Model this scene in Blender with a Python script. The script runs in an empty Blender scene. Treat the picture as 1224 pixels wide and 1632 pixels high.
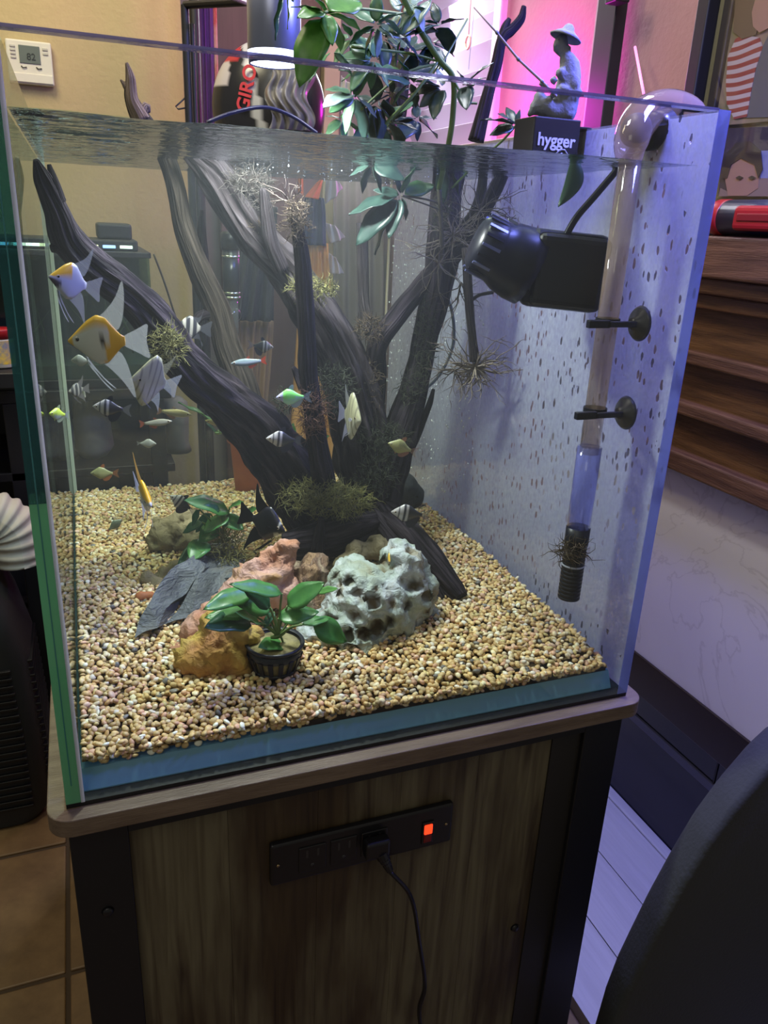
import bpy, bmesh, math, random
import numpy as np
from mathutils import Vector, Matrix, noise
from mathutils.bvhtree import BVHTree

# ------------------------------------------------------------------ camera
SC = bpy.context.scene
COL = SC.collection
CAM = np.array([0.03252, -0.62507, 0.50900])
YAW, PITCH, ROLL, FPX = 0.379168, 0.358969, 0.046903, 1241.15
def cam_axes():
    cy, sy = math.cos(YAW), math.sin(YAW)
    f = np.array([sy*math.cos(PITCH), cy*math.cos(PITCH), -math.sin(PITCH)])
    rt = np.array([cy, -sy, 0.0]); up = np.cross(rt, f)
    r1 = rt*math.cos(ROLL)+up*math.sin(ROLL); u1 = -rt*math.sin(ROLL)+up*math.cos(ROLL)
    return r1, u1, f
R1, U1, FW = cam_axes()
cd = bpy.data.cameras.new('camera'); cam = bpy.data.objects.new('camera', cd); COL.objects.link(cam)
cd.sensor_fit = 'VERTICAL'; cd.sensor_height = 24; cd.lens = FPX/1632*24; cd.clip_start = .01; cd.clip_end = 50
m = Matrix.Identity(4)
for i in range(3):
    m[i][0] = R1[i]; m[i][1] = U1[i]; m[i][2] = -FW[i]; m[i][3] = CAM[i]
cam.matrix_world = m
SC.camera = cam
SC.view_settings.view_transform = 'Standard'; SC.view_settings.look = 'None'
SC.view_settings.exposure = 0.0; SC.view_settings.gamma = 1; SC.view_settings.use_curve_mapping = False
SC.cycles.transparent_max_bounces = 24
SC.cycles.max_bounces = 8
SC.cycles.volume_bounces = 0
SC.cycles.caustics_reflective = False; SC.cycles.caustics_refractive = False
SC.cycles.sample_clamp_indirect = 3.0

# ------------------------------------------------------------------ world and lights
W = bpy.data.worlds.new('world'); SC.world = W; W.use_nodes = True
W.node_tree.nodes['Background'].inputs[0].default_value = (0.62, 0.58, 0.50, 1)
W.node_tree.nodes['Background'].inputs[1].default_value = 0.26
def light(name, kind, loc, target, power, color, size=.1, sy=None, spot=None, blend=.5):
    l = bpy.data.lights.new(name, kind); l.energy = power; l.color = color
    if kind == 'AREA':
        l.size = size
        if sy: l.shape = 'RECTANGLE'; l.size_y = sy
    else: l.shadow_soft_size = size
    if kind == 'SPOT': l.spot_size = math.radians(spot); l.spot_blend = blend
    o = bpy.data.objects.new(name, l); COL.objects.link(o); o.location = loc
    d = Vector(target)-Vector(loc); o.rotation_euler = d.to_track_quat('-Z', 'Y').to_euler()
    return o
light('back_wall_fill', 'AREA', (-.3, .8, 1.75), (0, 1.75, .5), 18, (1, .86, .58), .5)  # warm fill added for the back wall, no lamp known there
light('hall_fill', 'AREA', (.75, 1.6, 1.7), (.7, 2.5, .4), 5, (.95, .92, 1), .4)  # added fill for the hall, source unseen
light('front_fill', 'AREA', (-.5, -.9, 1.6), (.25, .1, .2), 3.6, (1, .93, .82), .6)  # made-up soft fill on the front of tank and stand
light('ceiling_light_tank', 'AREA', (.26, .34, 1.45), (.28, .30, 0), 9, (.97, .98, 1), .16)
light('pane_fill', 'AREA', (1.02, .62, 1.5), (.62, .55, .25), 7, (.92, .92, 1), .3)  # invented lamp that brightens the frosted pane from outside
light('window_daylight', 'AREA', (1.22, 2.04, 1.25), (.5, .5, .3), 24, (.93, .93, 1), .6, .7)
light('blue_accent_light', 'AREA', (.84, .04, .98), (.72, .16, 0), 18, (.20, .21, 1), .16)
light('grow_light', 'POINT', (1.10, 1.40, .80), (0, 0, 0), 9, (1, .02, .85), .05)
LAMP_XY = None

# ------------------------------------------------------------------ pixel <-> place helpers (photograph measured at 1224 x 1632)
def ray(px, py): return FW+(px-612)/FPX*R1-(py-816)/FPX*U1
def on(px, py, ax, val):
    d = ray(px, py); return CAM+d*((val-CAM[ax])/d[ax])
def P(px, py, Y): return on(px, py, 1, Y)
def G(px, py, z=.04): return on(px, py, 2, z)
def X_(px, py, X): return on(px, py, 0, X)
def scale(p): return float((np.array(p)-CAM)@FW)/FPX    # metres per pixel at p
CRIGHT = np.array([math.cos(YAW), -math.sin(YAW), 0]); CDEPTH = np.array([math.sin(YAW), math.cos(YAW), 0]); ZUP = np.array([0, 0, 1.])

# ------------------------------------------------------------------ materials
def newmat(name):
    m_ = bpy.data.materials.new(name); m_.use_nodes = True
    n = m_.node_tree.nodes; l = m_.node_tree.links
    return m_, n, l, n['Principled BSDF'], n['Material Output']
def ramp(n, stops, interp='LINEAR'):
    r = n.new('ShaderNodeValToRGB'); r.color_ramp.interpolation = interp
    e = r.color_ramp.elements
    while len(e) < len(stops): e.new(.5)
    for i, (p, c) in enumerate(stops):
        e[i].position = p; e[i].color = (*c, 1) if len(c) == 3 else c
    return r
def mat(name, color, rough=.6, metal=0, var=.0, vs=8, bump=0, bs=60, stretch=(1, 1, 1), coord='Object', spec=.5, trans=0, c2=None, sss=0):
    m_, n, l, b, o = newmat(name)
    b.inputs['Base Color'].default_value = (*color, 1); b.inputs['Roughness'].default_value = rough
    b.inputs['Metallic'].default_value = metal; b.inputs['Specular IOR Level'].default_value = spec
    if var or bump or c2:
        tc = n.new('ShaderNodeTexCoord'); mp = n.new('ShaderNodeMapping'); mp.inputs['Scale'].default_value = stretch
        l.new(tc.outputs[coord], mp.inputs[0])
    if var or c2:
        t = n.new('ShaderNodeTexNoise'); t.inputs['Scale'].default_value = vs; t.inputs['Detail'].default_value = 6; t.inputs['Roughness'].default_value = .65
        l.new(mp.outputs[0], t.inputs[0])
        if c2 is None: c2 = tuple(c*(1-var) for c in color)
        r = ramp(n, [(.36, c2), (.64, color)]); l.new(t.outputs[0], r.inputs[0]); l.new(r.outputs[0], b.inputs['Base Color'])
    if bump:
        t2 = n.new('ShaderNodeTexNoise'); t2.inputs['Scale'].default_value = bs; t2.inputs['Detail'].default_value = 5
        l.new(mp.outputs[0], t2.inputs[0])
        bm_ = n.new('ShaderNodeBump'); bm_.inputs['Strength'].default_value = bump; bm_.inputs['Distance'].default_value = .004
        l.new(t2.outputs[0], bm_.inputs['Height']); l.new(bm_.outputs[0], b.inputs['Normal'])
    if trans:
        tr = n.new('ShaderNodeBsdfTranslucent'); tr.inputs[0].default_value = (*color, 1)
        mx = n.new('ShaderNodeMixShader'); mx.inputs[0].default_value = trans
        l.new(b.outputs[0], mx.inputs[1]); l.new(tr.outputs[0], mx.inputs[2]); l.new(mx.outputs[0], o.inputs[0])
    return m_
def emit(name, color, s):
    m_, n, l, b, o = newmat(name)
    b.inputs['Base Color'].default_value = (*color, 1); b.inputs['Emission Color'].default_value = (*color, 1); b.inputs['Emission Strength'].default_value = s
    return m_
def vcol(name, rough=.45, spec=.5, trans=0, alpha=1., sheen=0):
    m_, n, l, b, o = newmat(name)
    a = n.new('ShaderNodeVertexColor'); a.layer_name = 'Col'
    l.new(a.outputs[0], b.inputs['Base Color']); b.inputs['Roughness'].default_value = rough; b.inputs['Specular IOR Level'].default_value = spec
    last = b.outputs[0]
    if trans:
        t = n.new('ShaderNodeBsdfTranslucent'); l.new(a.outputs[0], t.inputs[0])
        mx = n.new('ShaderNodeMixShader'); mx.inputs[0].default_value = trans
        l.new(last, mx.inputs[1]); l.new(t.outputs[0], mx.inputs[2]); last = mx.outputs[0]
    if alpha < 1:
        t = n.new('ShaderNodeBsdfTransparent'); mx = n.new('ShaderNodeMixShader'); mx.inputs[0].default_value = alpha
        l.new(t.outputs[0], mx.inputs[1]); l.new(last, mx.inputs[2]); last = mx.outputs[0]
    l.new(last, o.inputs[0])
    return m_
def glass(name, tint=(1, 1, 1), refl=1.0, rough=.0, bodymix=0, body=(1, 1, 1), lo=1.5):
    """thin clear sheet: straight transmission plus fresnel reflection, optionally a share of coloured body"""
    m_, n, l, b, o = newmat(name); n.remove(b)
    t = n.new('ShaderNodeBsdfTransparent'); t.inputs[0].default_value = (*tint, 1)
    g = n.new('ShaderNodeBsdfGlossy'); g.inputs['Roughness'].default_value = rough
    lw = n.new('ShaderNodeLayerWeight'); lw.inputs[0].default_value = .5
    pw = n.new('ShaderNodeMath'); pw.operation = 'POWER'; pw.inputs[1].default_value = 5; l.new(lw.outputs['Facing'], pw.inputs[0])
    ma = n.new('ShaderNodeMath'); ma.operation = 'MULTIPLY_ADD'; ma.inputs[1].default_value = .9; ma.inputs[2].default_value = .03; l.new(pw.outputs[0], ma.inputs[0])
    mu = n.new('ShaderNodeMath'); mu.operation = 'MULTIPLY'; mu.use_clamp = True; mu.inputs[1].default_value = refl; l.new(ma.outputs[0], mu.inputs[0])
    base = t.outputs[0]
    if bodymix:
        d = n.new('ShaderNodeBsdfDiffuse'); d.inputs[0].default_value = (*body, 1)
        d2 = n.new('ShaderNodeBsdfTranslucent'); d2.inputs[0].default_value = (*body, 1)
        m1 = n.new('ShaderNodeMixShader'); m1.inputs[0].default_value = .5; l.new(d.outputs[0], m1.inputs[1]); l.new(d2.outputs[0], m1.inputs[2])
        m2 = n.new('ShaderNodeMixShader'); m2.inputs[0].default_value = bodymix; l.new(base, m2.inputs[1]); l.new(m1.outputs[0], m2.inputs[2]); base = m2.outputs[0]
    mx = n.new('ShaderNodeMixShader'); l.new(mu.outputs[0], mx.inputs[0]); l.new(base, mx.inputs[1]); l.new(g.outputs[0], mx.inputs[2])
    l.new(mx.outputs[0], o.inputs[0])
    return m_

# ------------------------------------------------------------------ mesh building
class MB:
    def __init__(s): s.V = []; s.F = []; s.UV = []; s.C = []; s.M = []; s.smooth = True
    def add(s, V, F, uv=None, c=None, mi=0):
        k = len(s.V); V = [tuple(map(float, v)) for v in V]; s.V += V; s.F += [tuple(i+k for i in f) for f in F]
        s.M += [mi]*len(F)
        s.UV += uv if uv is not None else [(v[0], v[2]) for v in V]
        s.C += c if c is not None else [(1, 1, 1)]*len(V)
        return s
    def box(s, a, b, bev=0, mi=0, mtx=None):
        bm = bmesh.new(); bmesh.ops.create_cube(bm, size=1)
        a = np.array(a, float); b = np.array(b, float); c = (a+b)/2; d = b-a
        for v in bm.verts: v.co = Vector(c+np.array(v.co)*d)
        if bev: bmesh.ops.bevel(bm, geom=bm.edges[:]+bm.verts[:], offset=bev, segments=3, profile=.5, affect='EDGES')
        if mtx is not None: bm.transform(mtx)
        bm.verts.ensure_lookup_table()
        s.add([v.co[:] for v in bm.verts], [[v.index for v in f.verts] for f in bm.faces], mi=mi); bm.free()
        s.smooth = False
        return s
    def prism(s, pts, vec, bev=0):
        """polygon pts (3D, planar) extruded by vec"""
        bm = bmesh.new(); vs = [bm.verts.new(tuple(map(float, p))) for p in pts]
        f = bm.faces.new(vs); r = bmesh.ops.extrude_face_region(bm, geom=[f])
        bmesh.ops.translate(bm, vec=Vector(tuple(map(float, vec))), verts=[v for v in r['geom'] if isinstance(v, bmesh.types.BMVert)])
        bmesh.ops.recalc_face_normals(bm, faces=bm.faces[:])
        if bev: bmesh.ops.bevel(bm, geom=bm.edges[:], offset=bev, segments=2, profile=.5, affect='EDGES')
        bm.verts.ensure_lookup_table(); bm.verts.index_update()
        s.add([v.co[:] for v in bm.verts], [[v.index for v in f.verts] for f in bm.faces]); bm.free(); s.smooth = False
        return s
    def tube(s, pts, rad, seg=8, steps=0, groove=0, gk=9, jit=0, seed=0, cap=True, flat=1., c=None, wob=0):
        pts = np.array(pts, float); n = len(pts); rad = np.array([rad]*n if np.isscalar(rad) else rad, float)
        if steps and n > 1:
            t = np.linspace(0, n-1, steps); P2 = np.vstack([2*pts[0]-pts[1], pts, 2*pts[-1]-pts[-2]]); out = []; ro = []
            for u in t:
                i = min(int(u), n-2); f = u-i; p0, p1, p2, p3 = P2[i:i+4]
                out.append(.5*((2*p1)+(-p0+p2)*f+(2*p0-5*p1+4*p2-p3)*f*f+(-p0+3*p1-3*p2+p3)*f**3)); ro.append(rad[i]*(1-f)+rad[i+1]*f)
            pts = np.array(out); rad = np.array(ro); n = steps
        rs = np.random.RandomState(seed); ph = rs.rand(4)*6.28
        up = np.array([.13, .21, 1.]); V = []; UV = []; F = []; CC = []
        L = 0; side = None
        for i in range(n):
            t = pts[min(i+1, n-1)]-pts[max(i-1, 0)]; t = t/(np.linalg.norm(t)+1e-9)
            if i: L += np.linalg.norm(pts[i]-pts[i-1])
            if side is None: side = np.cross(t, up if abs(t@up) < .95*np.linalg.norm(up) else np.array([1, 0, 0.]))
            side = side-t*(side@t); side /= np.linalg.norm(side); b = np.cross(t, side)
            for j in range(seg+1):
                a = 2*math.pi*(j % seg)/seg; r = rad[i]
                if groove:
                    tw = L*9
                    r *= 1+groove*(abs(math.sin(gk*.5*a+ph[0]+tw+.8*math.sin(3*L*20+ph[1])))-.5)+groove*.6*math.sin((gk//2)*a+ph[2]-tw*.5)+.10*math.sin(2*a+ph[3]+L*14)
                if jit: q = pts[i]*30+np.array([math.cos(a), math.sin(a), 0])*rad[i]*30; r *= 1+jit*noise.noise(Vector(q))
                V.append(pts[i]+side*math.cos(a)*r+b*math.sin(a)*r*flat); UV.append((j/seg, L)); CC.append(c or (1, 1, 1))
        w = seg+1
        for i in range(n-1):
            for j in range(seg): F.append((i*w+j, i*w+j+1, (i+1)*w+j+1, (i+1)*w+j))
        if cap:
            F.append(tuple(range(seg-1, -1, -1))); F.append(tuple((n-1)*w+j for j in range(seg)))
        return s.add(V, F, UV, CC)
    def lathe(s, prof, c=(0, 0, 0), axis=(0, 0, 1), seg=24, cc=None):
        ax = np.array(axis, float); ax /= np.linalg.norm(ax); u = np.cross(ax, [0, 0, 1.] if abs(ax[2]) < .9 else [1., 0, 0]); u /= np.linalg.norm(u); w = np.cross(ax, u)
        c = np.array(c, float); V = []; F = []; UV = []
        for i, (r, h) in enumerate(prof):
            for j in range(seg):
                a = 2*math.pi*j/seg; V.append(c+ax*h+(u*math.cos(a)+w*math.sin(a))*r); UV.append((j/seg, h))
        for i in range(len(prof)-1):
            for j in range(seg): k = (j+1) % seg; F.append((i*seg+j, i*seg+k, (i+1)*seg+k, (i+1)*seg+j))
        return s.add(V, F, UV)
    def cyl(s, a, b, r, r2=None, seg=20):
        a = np.array(a, float); b = np.array(b, float); d = b-a; L = np.linalg.norm(d); r2 = r if r2 is None else r2
        return s.lathe([(0.0001, 0), (r, 0), (r, 0.0001), (r2, L-.0001), (r2, L), (0.0001, L)], a, d, seg)
    def grid(s, fn, nu, nv, c=None):
        V = []; UV = []; F = []
        for i in range(nu+1):
            for j in range(nv+1): V.append(fn(i/nu, j/nv)); UV.append((i/nu, j/nv))
        for i in range(nu):
            for j in range(nv): k = i*(nv+1)+j; F.append((k, k+nv+1, k+nv+2, k+1))
        return s.add(V, F, UV)
    def slab(s, fn, nu, nv, th):
        """two sided sheet with real thickness; th = vector"""
        th = np.array(th, float); n1 = (nu+1)*(nv+1); V = []; F = []
        for q in (0, 1):
            for i in range(nu+1):
                for j in range(nv+1): V.append(np.array(fn(i/nu, j/nv))+th*q)
        g = lambda q, i, j: q*n1+i*(nv+1)+j
        for i in range(nu):
            for j in range(nv):
                F.append((g(0, i, j), g(0, i+1, j), g(0, i+1, j+1), g(0, i, j+1))); F.append((g(1, i, j), g(1, i, j+1), g(1, i+1, j+1), g(1, i+1, j)))
        for i in range(nu):
            F.append((g(0, i, 0), g(1, i, 0), g(1, i+1, 0), g(0, i+1, 0))); F.append((g(0, i+1, nv), g(1, i+1, nv), g(1, i, nv), g(0, i, nv)))
        for j in range(nv):
            F.append((g(0, 0, j+1), g(1, 0, j+1), g(1, 0, j), g(0, 0, j))); F.append((g(0, nu, j), g(1, nu, j), g(1, nu, j+1), g(0, nu, j+1)))
        return s.add(V, F)
    def mesh(s, name, mats, off=(0, 0, 0)):
        me = bpy.data.meshes.new(name); off = np.array(off, float)
        V = np.array(s.V, float)-off
        me.from_pydata(V.tolist(), [], s.F)
        if not isinstance(mats, (list, tuple)): mats = [mats]
        for q in mats: me.materials.append(q)
        if len(mats) > 1: me.polygons.foreach_set('material_index', s.M)
        li = np.empty(len(me.loops), int); me.loops.foreach_get('vertex_index', li)
        uv = me.uv_layers.new(name='UVMap'); uv.data.foreach_set('uv', np.array(s.UV, float)[li].ravel())
        if any(c != (1, 1, 1) for c in s.C):
            ca = me.color_attributes.new('Col', 'FLOAT_COLOR', 'POINT')
            ca.data.foreach_set('color', np.hstack([np.array(s.C, float), np.ones((len(s.C), 1))]).ravel())
        me.polygons.foreach_set('use_smooth', [s.smooth]*len(me.polygons))
        me.update(); return me
class Thing:
    def __init__(s, name, label, cat, group=None, kind=None):
        s.name = name; s.label = label; s.cat = cat; s.group = group; s.kind = kind; s.parts = []; s.fixed = None
    def part(s, name, mb, mats, parent=None, label=None, kind=None):
        s.parts.append([name, mb, mats, parent, label, kind, None]); return len(s.parts)-1
    def tag(s, o):
        if s.kind == 'structure': o['kind'] = 'structure'
        else:
            o['label'] = s.label; o['category'] = s.cat
            if s.group: o['group'] = s.group
            if s.kind: o['kind'] = s.kind
    def done(s):
        V = np.array([v for p in s.parts for v in p[1].V]); lo, hi = V.min(0), V.max(0)
        loc = s.fixed if s.fixed is not None else np.array([(lo[0]+hi[0])/2, (lo[1]+hi[1])/2, lo[2]])
        if len(s.parts) == 1 and s.parts[0][0] is None:
            o = bpy.data.objects.new(s.name, s.parts[0][1].mesh(s.name, s.parts[0][2], loc)); COL.objects.link(o); o.location = loc; s.tag(o); return o
        r = bpy.data.objects.new(s.name, None); COL.objects.link(r); r.location = loc; r.empty_display_size = .02; s.tag(r)
        for p in s.parts:
            o = bpy.data.objects.new(p[0], p[1].mesh(p[0], p[2], loc)); COL.objects.link(o)
            o.parent = r if p[3] is None else s.parts[p[3]][6]; p[6] = o
            if p[4]: o['label'] = p[4]
            if p[5]: o['kind'] = p[5]
        s.root = r; s.loc = loc
        return r
def single(name, label, cat, mb, mats, group=None, kind=None):
    t = Thing(name, label, cat, group, kind); t.part(None, mb, mats); return t.done()
def struct(name, mb, mats):
    t = Thing(name, None, None, None, 'structure'); t.part(None, mb, mats); return t.done()
def child(parent, name, me, mtx, label=None):
    o = bpy.data.objects.new(name, me); COL.objects.link(o); o.parent = parent
    o.matrix_local = mtx
    if label: o['label'] = label
    return o
def textmesh(s_, size, mats, mtx, name='lettering', bold=.0, extr=.0006):
    c = bpy.data.curves.new('txt', 'FONT'); c.body = s_; c.size = size; c.extrude = extr; c.offset = bold; c.align_x = 'CENTER'; c.align_y = 'CENTER'
    o = bpy.data.objects.new('txt', c); COL.objects.link(o)
    me = bpy.data.meshes.new_from_object(o.evaluated_get(bpy.context.evaluated_depsgraph_get())); bpy.data.objects.remove(o)
    mb = MB(); mb.smooth = False
    mb.add([(mtx @ v.co)[:] for v in me.vertices], [list(p.vertices) for p in me.polygons]); return mb
def frame(x, y, z, o):
    m_ = Matrix.Identity(4)
    for i in range(3): m_[i][0] = x[i]; m_[i][1] = y[i]; m_[i][2] = z[i]; m_[i][3] = o[i]
    return m_

# ================================================================== THE ROOM
FLOOR = -.79
XR, YB, YH = 1.25, 1.75, 2.5
m_wall = mat('ochre_plaster', (.50, .40, .20), .8, var=.10, vs=3, bump=.35, bs=90)
m_pink = mat('rose_plaster', (.37, .20, .21), .8, var=.08, vs=3, bump=.35, bs=90)
m_hall = mat('hall_plaster', (.24, .23, .19), .8, var=.1, vs=2)
m_tile = mat('tan_tile', (.20, .125, .058), .5, vs=9, c2=(.12, .072, .033), bump=.15, bs=40)
m_grout = mat('grout', (.055, .036, .022), .9)
m_black = mat('black_metal', (.006, .006, .008), .5)
m_blackpl = mat('black_plastic', (.008, .008, .010), .35)
m_dgrey = mat('dark_grey_plastic', (.022, .024, .027), .55, bump=.1, bs=300)
m_white = mat('white_plastic', (.72, .68, .56), .5)

fl = Thing('floor', None, None, None, 'structure')
g = MB(); g.box((-2, -1.6, FLOOR-.05), (XR, 2.6, FLOOR-.004)); fl.part('grout', g, m_grout)
fl.fixed = np.array([0, 0, FLOOR]); fr = fl.done()
tm = MB(); tm.box((.004, .004, -.012), (.326, .326, 0), .003); tme = tm.mesh('tile', m_tile)
for i in range(-4, 5):
    for j in range(-5, 8):
        x = -.085+.33*i; y = .515+.33*j
        if x < XR-.1: child(fr, 'tile', tme, Matrix.Translation((x, y, random.uniform(-.001, .001))))

xw = .35
struct('wall_back', MB().box((-2, YB, FLOOR), (xw, YB+.12, 1.9)), m_wall)
struct('wall_hall', MB().box((xw-.3, YH, FLOOR), (XR+.1, YH+.1, 1.9)), m_hall)
struct('wall_right', MB().box((XR, -.4, FLOOR), (XR+.1, 1.70, 1.9)).box((XR, 1.70, FLOOR), (XR+.1, YH, .74)).box((XR, 2.38, .74), (XR+.1, YH, 1.9)), m_pink)
# window with shutters on the right wall
wn = Thing('window_1', None, None, None, 'structure')
wn.part('pane', MB().box((XR+.075, 1.70, .74), (XR+.085, 2.38, 1.75)), emit('daylit_pane', (.95, .82, 1), 1.5))
wn.part('window_frame', MB().box((XR-.02, 1.665, .70), (XR+.05, 1.71, 1.8), .004).box((XR-.02, 2.36, .70), (XR+.05, 2.40, 1.8), .004), mat('window_white', (.62, .5, .62), .5))
wr = wn.done()
sl = MB(); sl.box((-.0375, 0, -.003), (.0375, .64, .003), .001); m_slat = mat('blind_slat', (.66, .62, .70), .6, trans=.5); slm = sl.mesh('slat', m_slat)
loc0 = wr.location.copy()
for i in range(13):
    child(wr, 'slat', slm, Matrix.Translation(Vector((XR+.02, 1.715, .775+.072*i))-loc0) @ Matrix.Rotation(math.radians(66), 4, 'Y'))
pc = Thing('blind_cord', 'thin beige pull cord with a ring hanging on the blinds', 'cord')
pc.part('cord', MB().tube([(XR-.02, 1.87, 1.5), (XR-.02, 1.865, 1.05)], .0018, 6), mat('cord_beige', (.6, .5, .35), .7))
pc.part('ring', MB().tube([(XR-.02, 1.865+.016*math.cos(a), 1.03+.018*math.sin(a)) for a in np.linspace(0, 6.28, 17)], .003, 6), mat('ring_beige', (.55, .42, .25), .6)); pc.done()
# ledge that carries the box and the figurine
struct('trim_1', MB().box((1.0, .86, .665), (XR, 1.72, .70), .004), mat('ledge_paint', (.30, .26, .25), .7, var=.1))

# hall: brown door behind the lamp
dr = Thing('door_1', None, None, None, 'structure')
a = P(345, 100, YH-.05); b = P(512, 100, YH-.05)
m_door = mat('brown_door', (.135, .085, .062), .55, var=.2, vs=5, stretch=(6, 1, .5))
dr.part('door_panel', MB().box((a[0], YH-.05, FLOOR), (b[0], YH-.01, 1.7), .004), m_door)
dr.part('door_jamb', MB().box((b[0], YH-.09, FLOOR), (b[0]+.06, YH-.01, 1.75), .004), mat('jamb', (.42, .35, .22), .6)); dr.done()

# thermostat on the back wall
y_ = YB
tl = P(8, 63, y_); br = P(90, 140, y_)
th = Thing('thermostat', 'white wall thermostat with a grey screen reading 82', 'thermostat')
x0, x1, z1, z0 = tl[0], br[0]-.004, tl[2], br[2]; w_ = x1-x0; h_ = z1-z0
th.part('housing', MB().box((x0, y_-.025, z0), (x1, y_, z1), .004), m_white)
th.part('lower_cover', MB().box((x0+.002, y_-.028, z0+.003), (x1-.002, y_-.02, z0+h_*.24), .0015), m_white)
th.part('screen', MB().box((x0+w_*.28, y_-.0275, z0+h_*.47), (x0+w_*.74, y_-.02, z0+h_*.88), .001), mat('lcd_grey', (.12, .145, .125), .3))
th.part('lettering', textmesh('82', h_*.22, None, frame((1, 0, 0), (0, 0, 1), (0, -1, 0), (x0+w_*.54, y_-.0282, z0+h_*.62))), mat('lcd_ink', (.01, .015, .012), .5))
for k in range(4): th.part('button', MB().box((x0+w_*.09, y_-.028, z0+h_*(.56+.085*k)), (x0+w_*.21, y_-.02, z0+h_*(.61+.085*k)), .001), mat('button_grey', (.5, .48, .40), .5) if k == 0 else bpy.data.materials['button_grey'])
for k in range(2): th.part('button', MB().box((x0+w_*.80, y_-.028, z0+h_*(.70+.10*k)), (x0+w_*.92, y_-.02, z0+h_*(.76+.10*k)), .001), bpy.data.materials['button_grey'])
for k in range(2): th.part('mark', MB().tube([(x0+w_*(.30+.33*k), y_-.027, z0+h_*.40), (x0+w_*(.34+.33*k), y_-.028, z0+h_*.36), (x0+w_*(.42+.33*k), y_-.027, z0+h_*.38)], .0012, 5), bpy.data.materials['lcd_ink'])
th.done()

# ------------------------------------------------------------------ right side: mantel, marble, firebox
m_wood = mat('oak_mantel', (.13, .062, .024), .42, vs=7, c2=(.050, .022, .009), stretch=(8, .7, 10), bump=.3, bs=60)
ft = Thing('fireplace', 'brown oak fireplace mantel over pale marble and a black firebox', 'fireplace')
Y0, Y1 = -.55, 1.02
XF = X_(1224, 830, 1.2)
steps = [(1.03, .507, .440), (1.05, .440, .412), (1.07, .412, .385), (1.10, .385, .310), (1.07, .310, .285), (1.105, .285, .215), (1.075, .215, .190), (1.11, .190, .120), (1.075, .120, .082)]
names = ['shelf', 'molding', 'molding', 'frieze_panel', 'molding', 'frieze_panel', 'molding', 'frieze_panel', 'molding']
for (x, zt, zb), nme in zip(steps, names):
    ft.part(nme, MB().box((x, Y0, zb), (XR-.001, Y1, zt), .005 if 'panel' not in nme else .0), m_wood)
m_marble = mat('cream_marble', (.60, .56, .55), .35)
n = m_marble.node_tree.nodes; l = m_marble.node_tree.links; b_ = n['Principled BSDF']
tc = n.new('ShaderNodeTexCoord'); t1 = n.new('ShaderNodeTexNoise'); t1.inputs['Scale'].default_value = 3.2; t1.inputs['Detail'].default_value = 10; t1.inputs['Distortion'].default_value = 1.6
l.new(tc.outputs['Object'], t1.inputs[0])
r_ = ramp(n, [(0, (.66, .61, .60)), (.485, (.66, .61, .60)), (.5, (.56, .51, .50)), (.508, (.66, .61, .60)), (1, (.70, .66, .64))]); l.new(t1.outputs[0], r_.inputs[0]); l.new(r_.outputs[0], b_.inputs['Base Color'])
ft.part('marble_facing', MB().box((1.13, Y0, -.365), (XR-.001, Y1, .082)), m_marble)
ft.part('metal_trim', MB().box((1.125, Y0, -.455), (XR-.001, Y1, -.365), .003), mat('bronze_trim', (.018, .011, .010), .35))
m_fb = mat('firebox_black', (.006, .006, .012), .15)
ft.part('firebox', MB().box((1.15, Y0, FLOOR), (XR-.001, Y1, -.455)), m_fb)
ft.part('firebox_rail', MB().box((1.145, Y0, -.545), (1.151, Y1, -.525), .001), mat('rail_blue', (.05, .05, .10), .3))
ft.part('door_seam', MB().box((1.148, .315, FLOOR+.03), (1.151, .319, -.455)), m_black)
ft.done()
m_hearth = mat('white_hearth', (.52, .52, .56), .35, var=.12, vs=10, stretch=(10, .5, 1), bump=.1, bs=30)
he = Thing('hearth', 'flat white hearth slab with plank lines beside the fireplace', 'hearth')
xe = 1.149
he.part('edge_strip', MB().box((xe-.028, Y0, FLOOR), (xe, 1.1, FLOOR+.034), .004), m_hearth)
for k in range(3): he.part('plank', MB().box((xe-.028-.125*(k+1)+.0008, Y0, FLOOR), (xe-.0292-.125*k, 1.1, FLOOR+.030), .0008), m_hearth)
he.done()

# tall collage frame leaning above the mantel
pf = Thing('picture_frame', 'tall black framed photo collage standing at the mantel', 'picture')
xp = 1.17
def yat(px, py, X): return X_(px, py, X)[1]
ya, yb = yat(1110, 100, xp), yat(1162, 60, xp)
pf.part('frame_bar', MB().box((xp-.02, yb+.045, .515), (xp+.015, ya, 1.5), .003), m_black)
pf.part('frame_bar', MB().box((xp-.01, yb-.004, .515), (xp+.015, yb+.018, 1.5), .003), m_black)
pf.part('frame_bar', MB().box((xp-.012, -.3, .508), (xp+.015, ya, .53), .003), m_black)
pf.part('backing', MB().box((xp+.006, -.3, .52), (xp+.014, ya, 1.5)), mat('backing', (.10, .09, .05), .7))
def flat(fn, outl, dx, name, m_):
    V = [X_(px, py, xp-dx) for px, py in outl]; pf.part(name, MB().prism(V, (.0015, 0, 0)), m_)
sk = mat('print_skin', (.24, .13, .10), .6); hairm = mat('print_hair', (.02, .014, .012), .6)
flat(0, [(1158, 0), (1240, 0), (1240, 192), (1150, 200), (1130, 170)], .001, 'print', mat('print_green', (.10, .10, .055), .6, vs=20, c2=(.20, .14, .10)))
m_str, n, l, b_, o_ = newmat('print_stripes')
tc = n.new('ShaderNodeTexCoord'); wv = n.new('ShaderNodeTexWave'); wv.bands_direction = 'Z'; wv.inputs['Scale'].default_value = 22; wv.inputs['Distortion'].default_value = 3.2; wv.inputs['Detail'].default_value = .3; wv.inputs['Detail Scale'].default_value = .5
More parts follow.
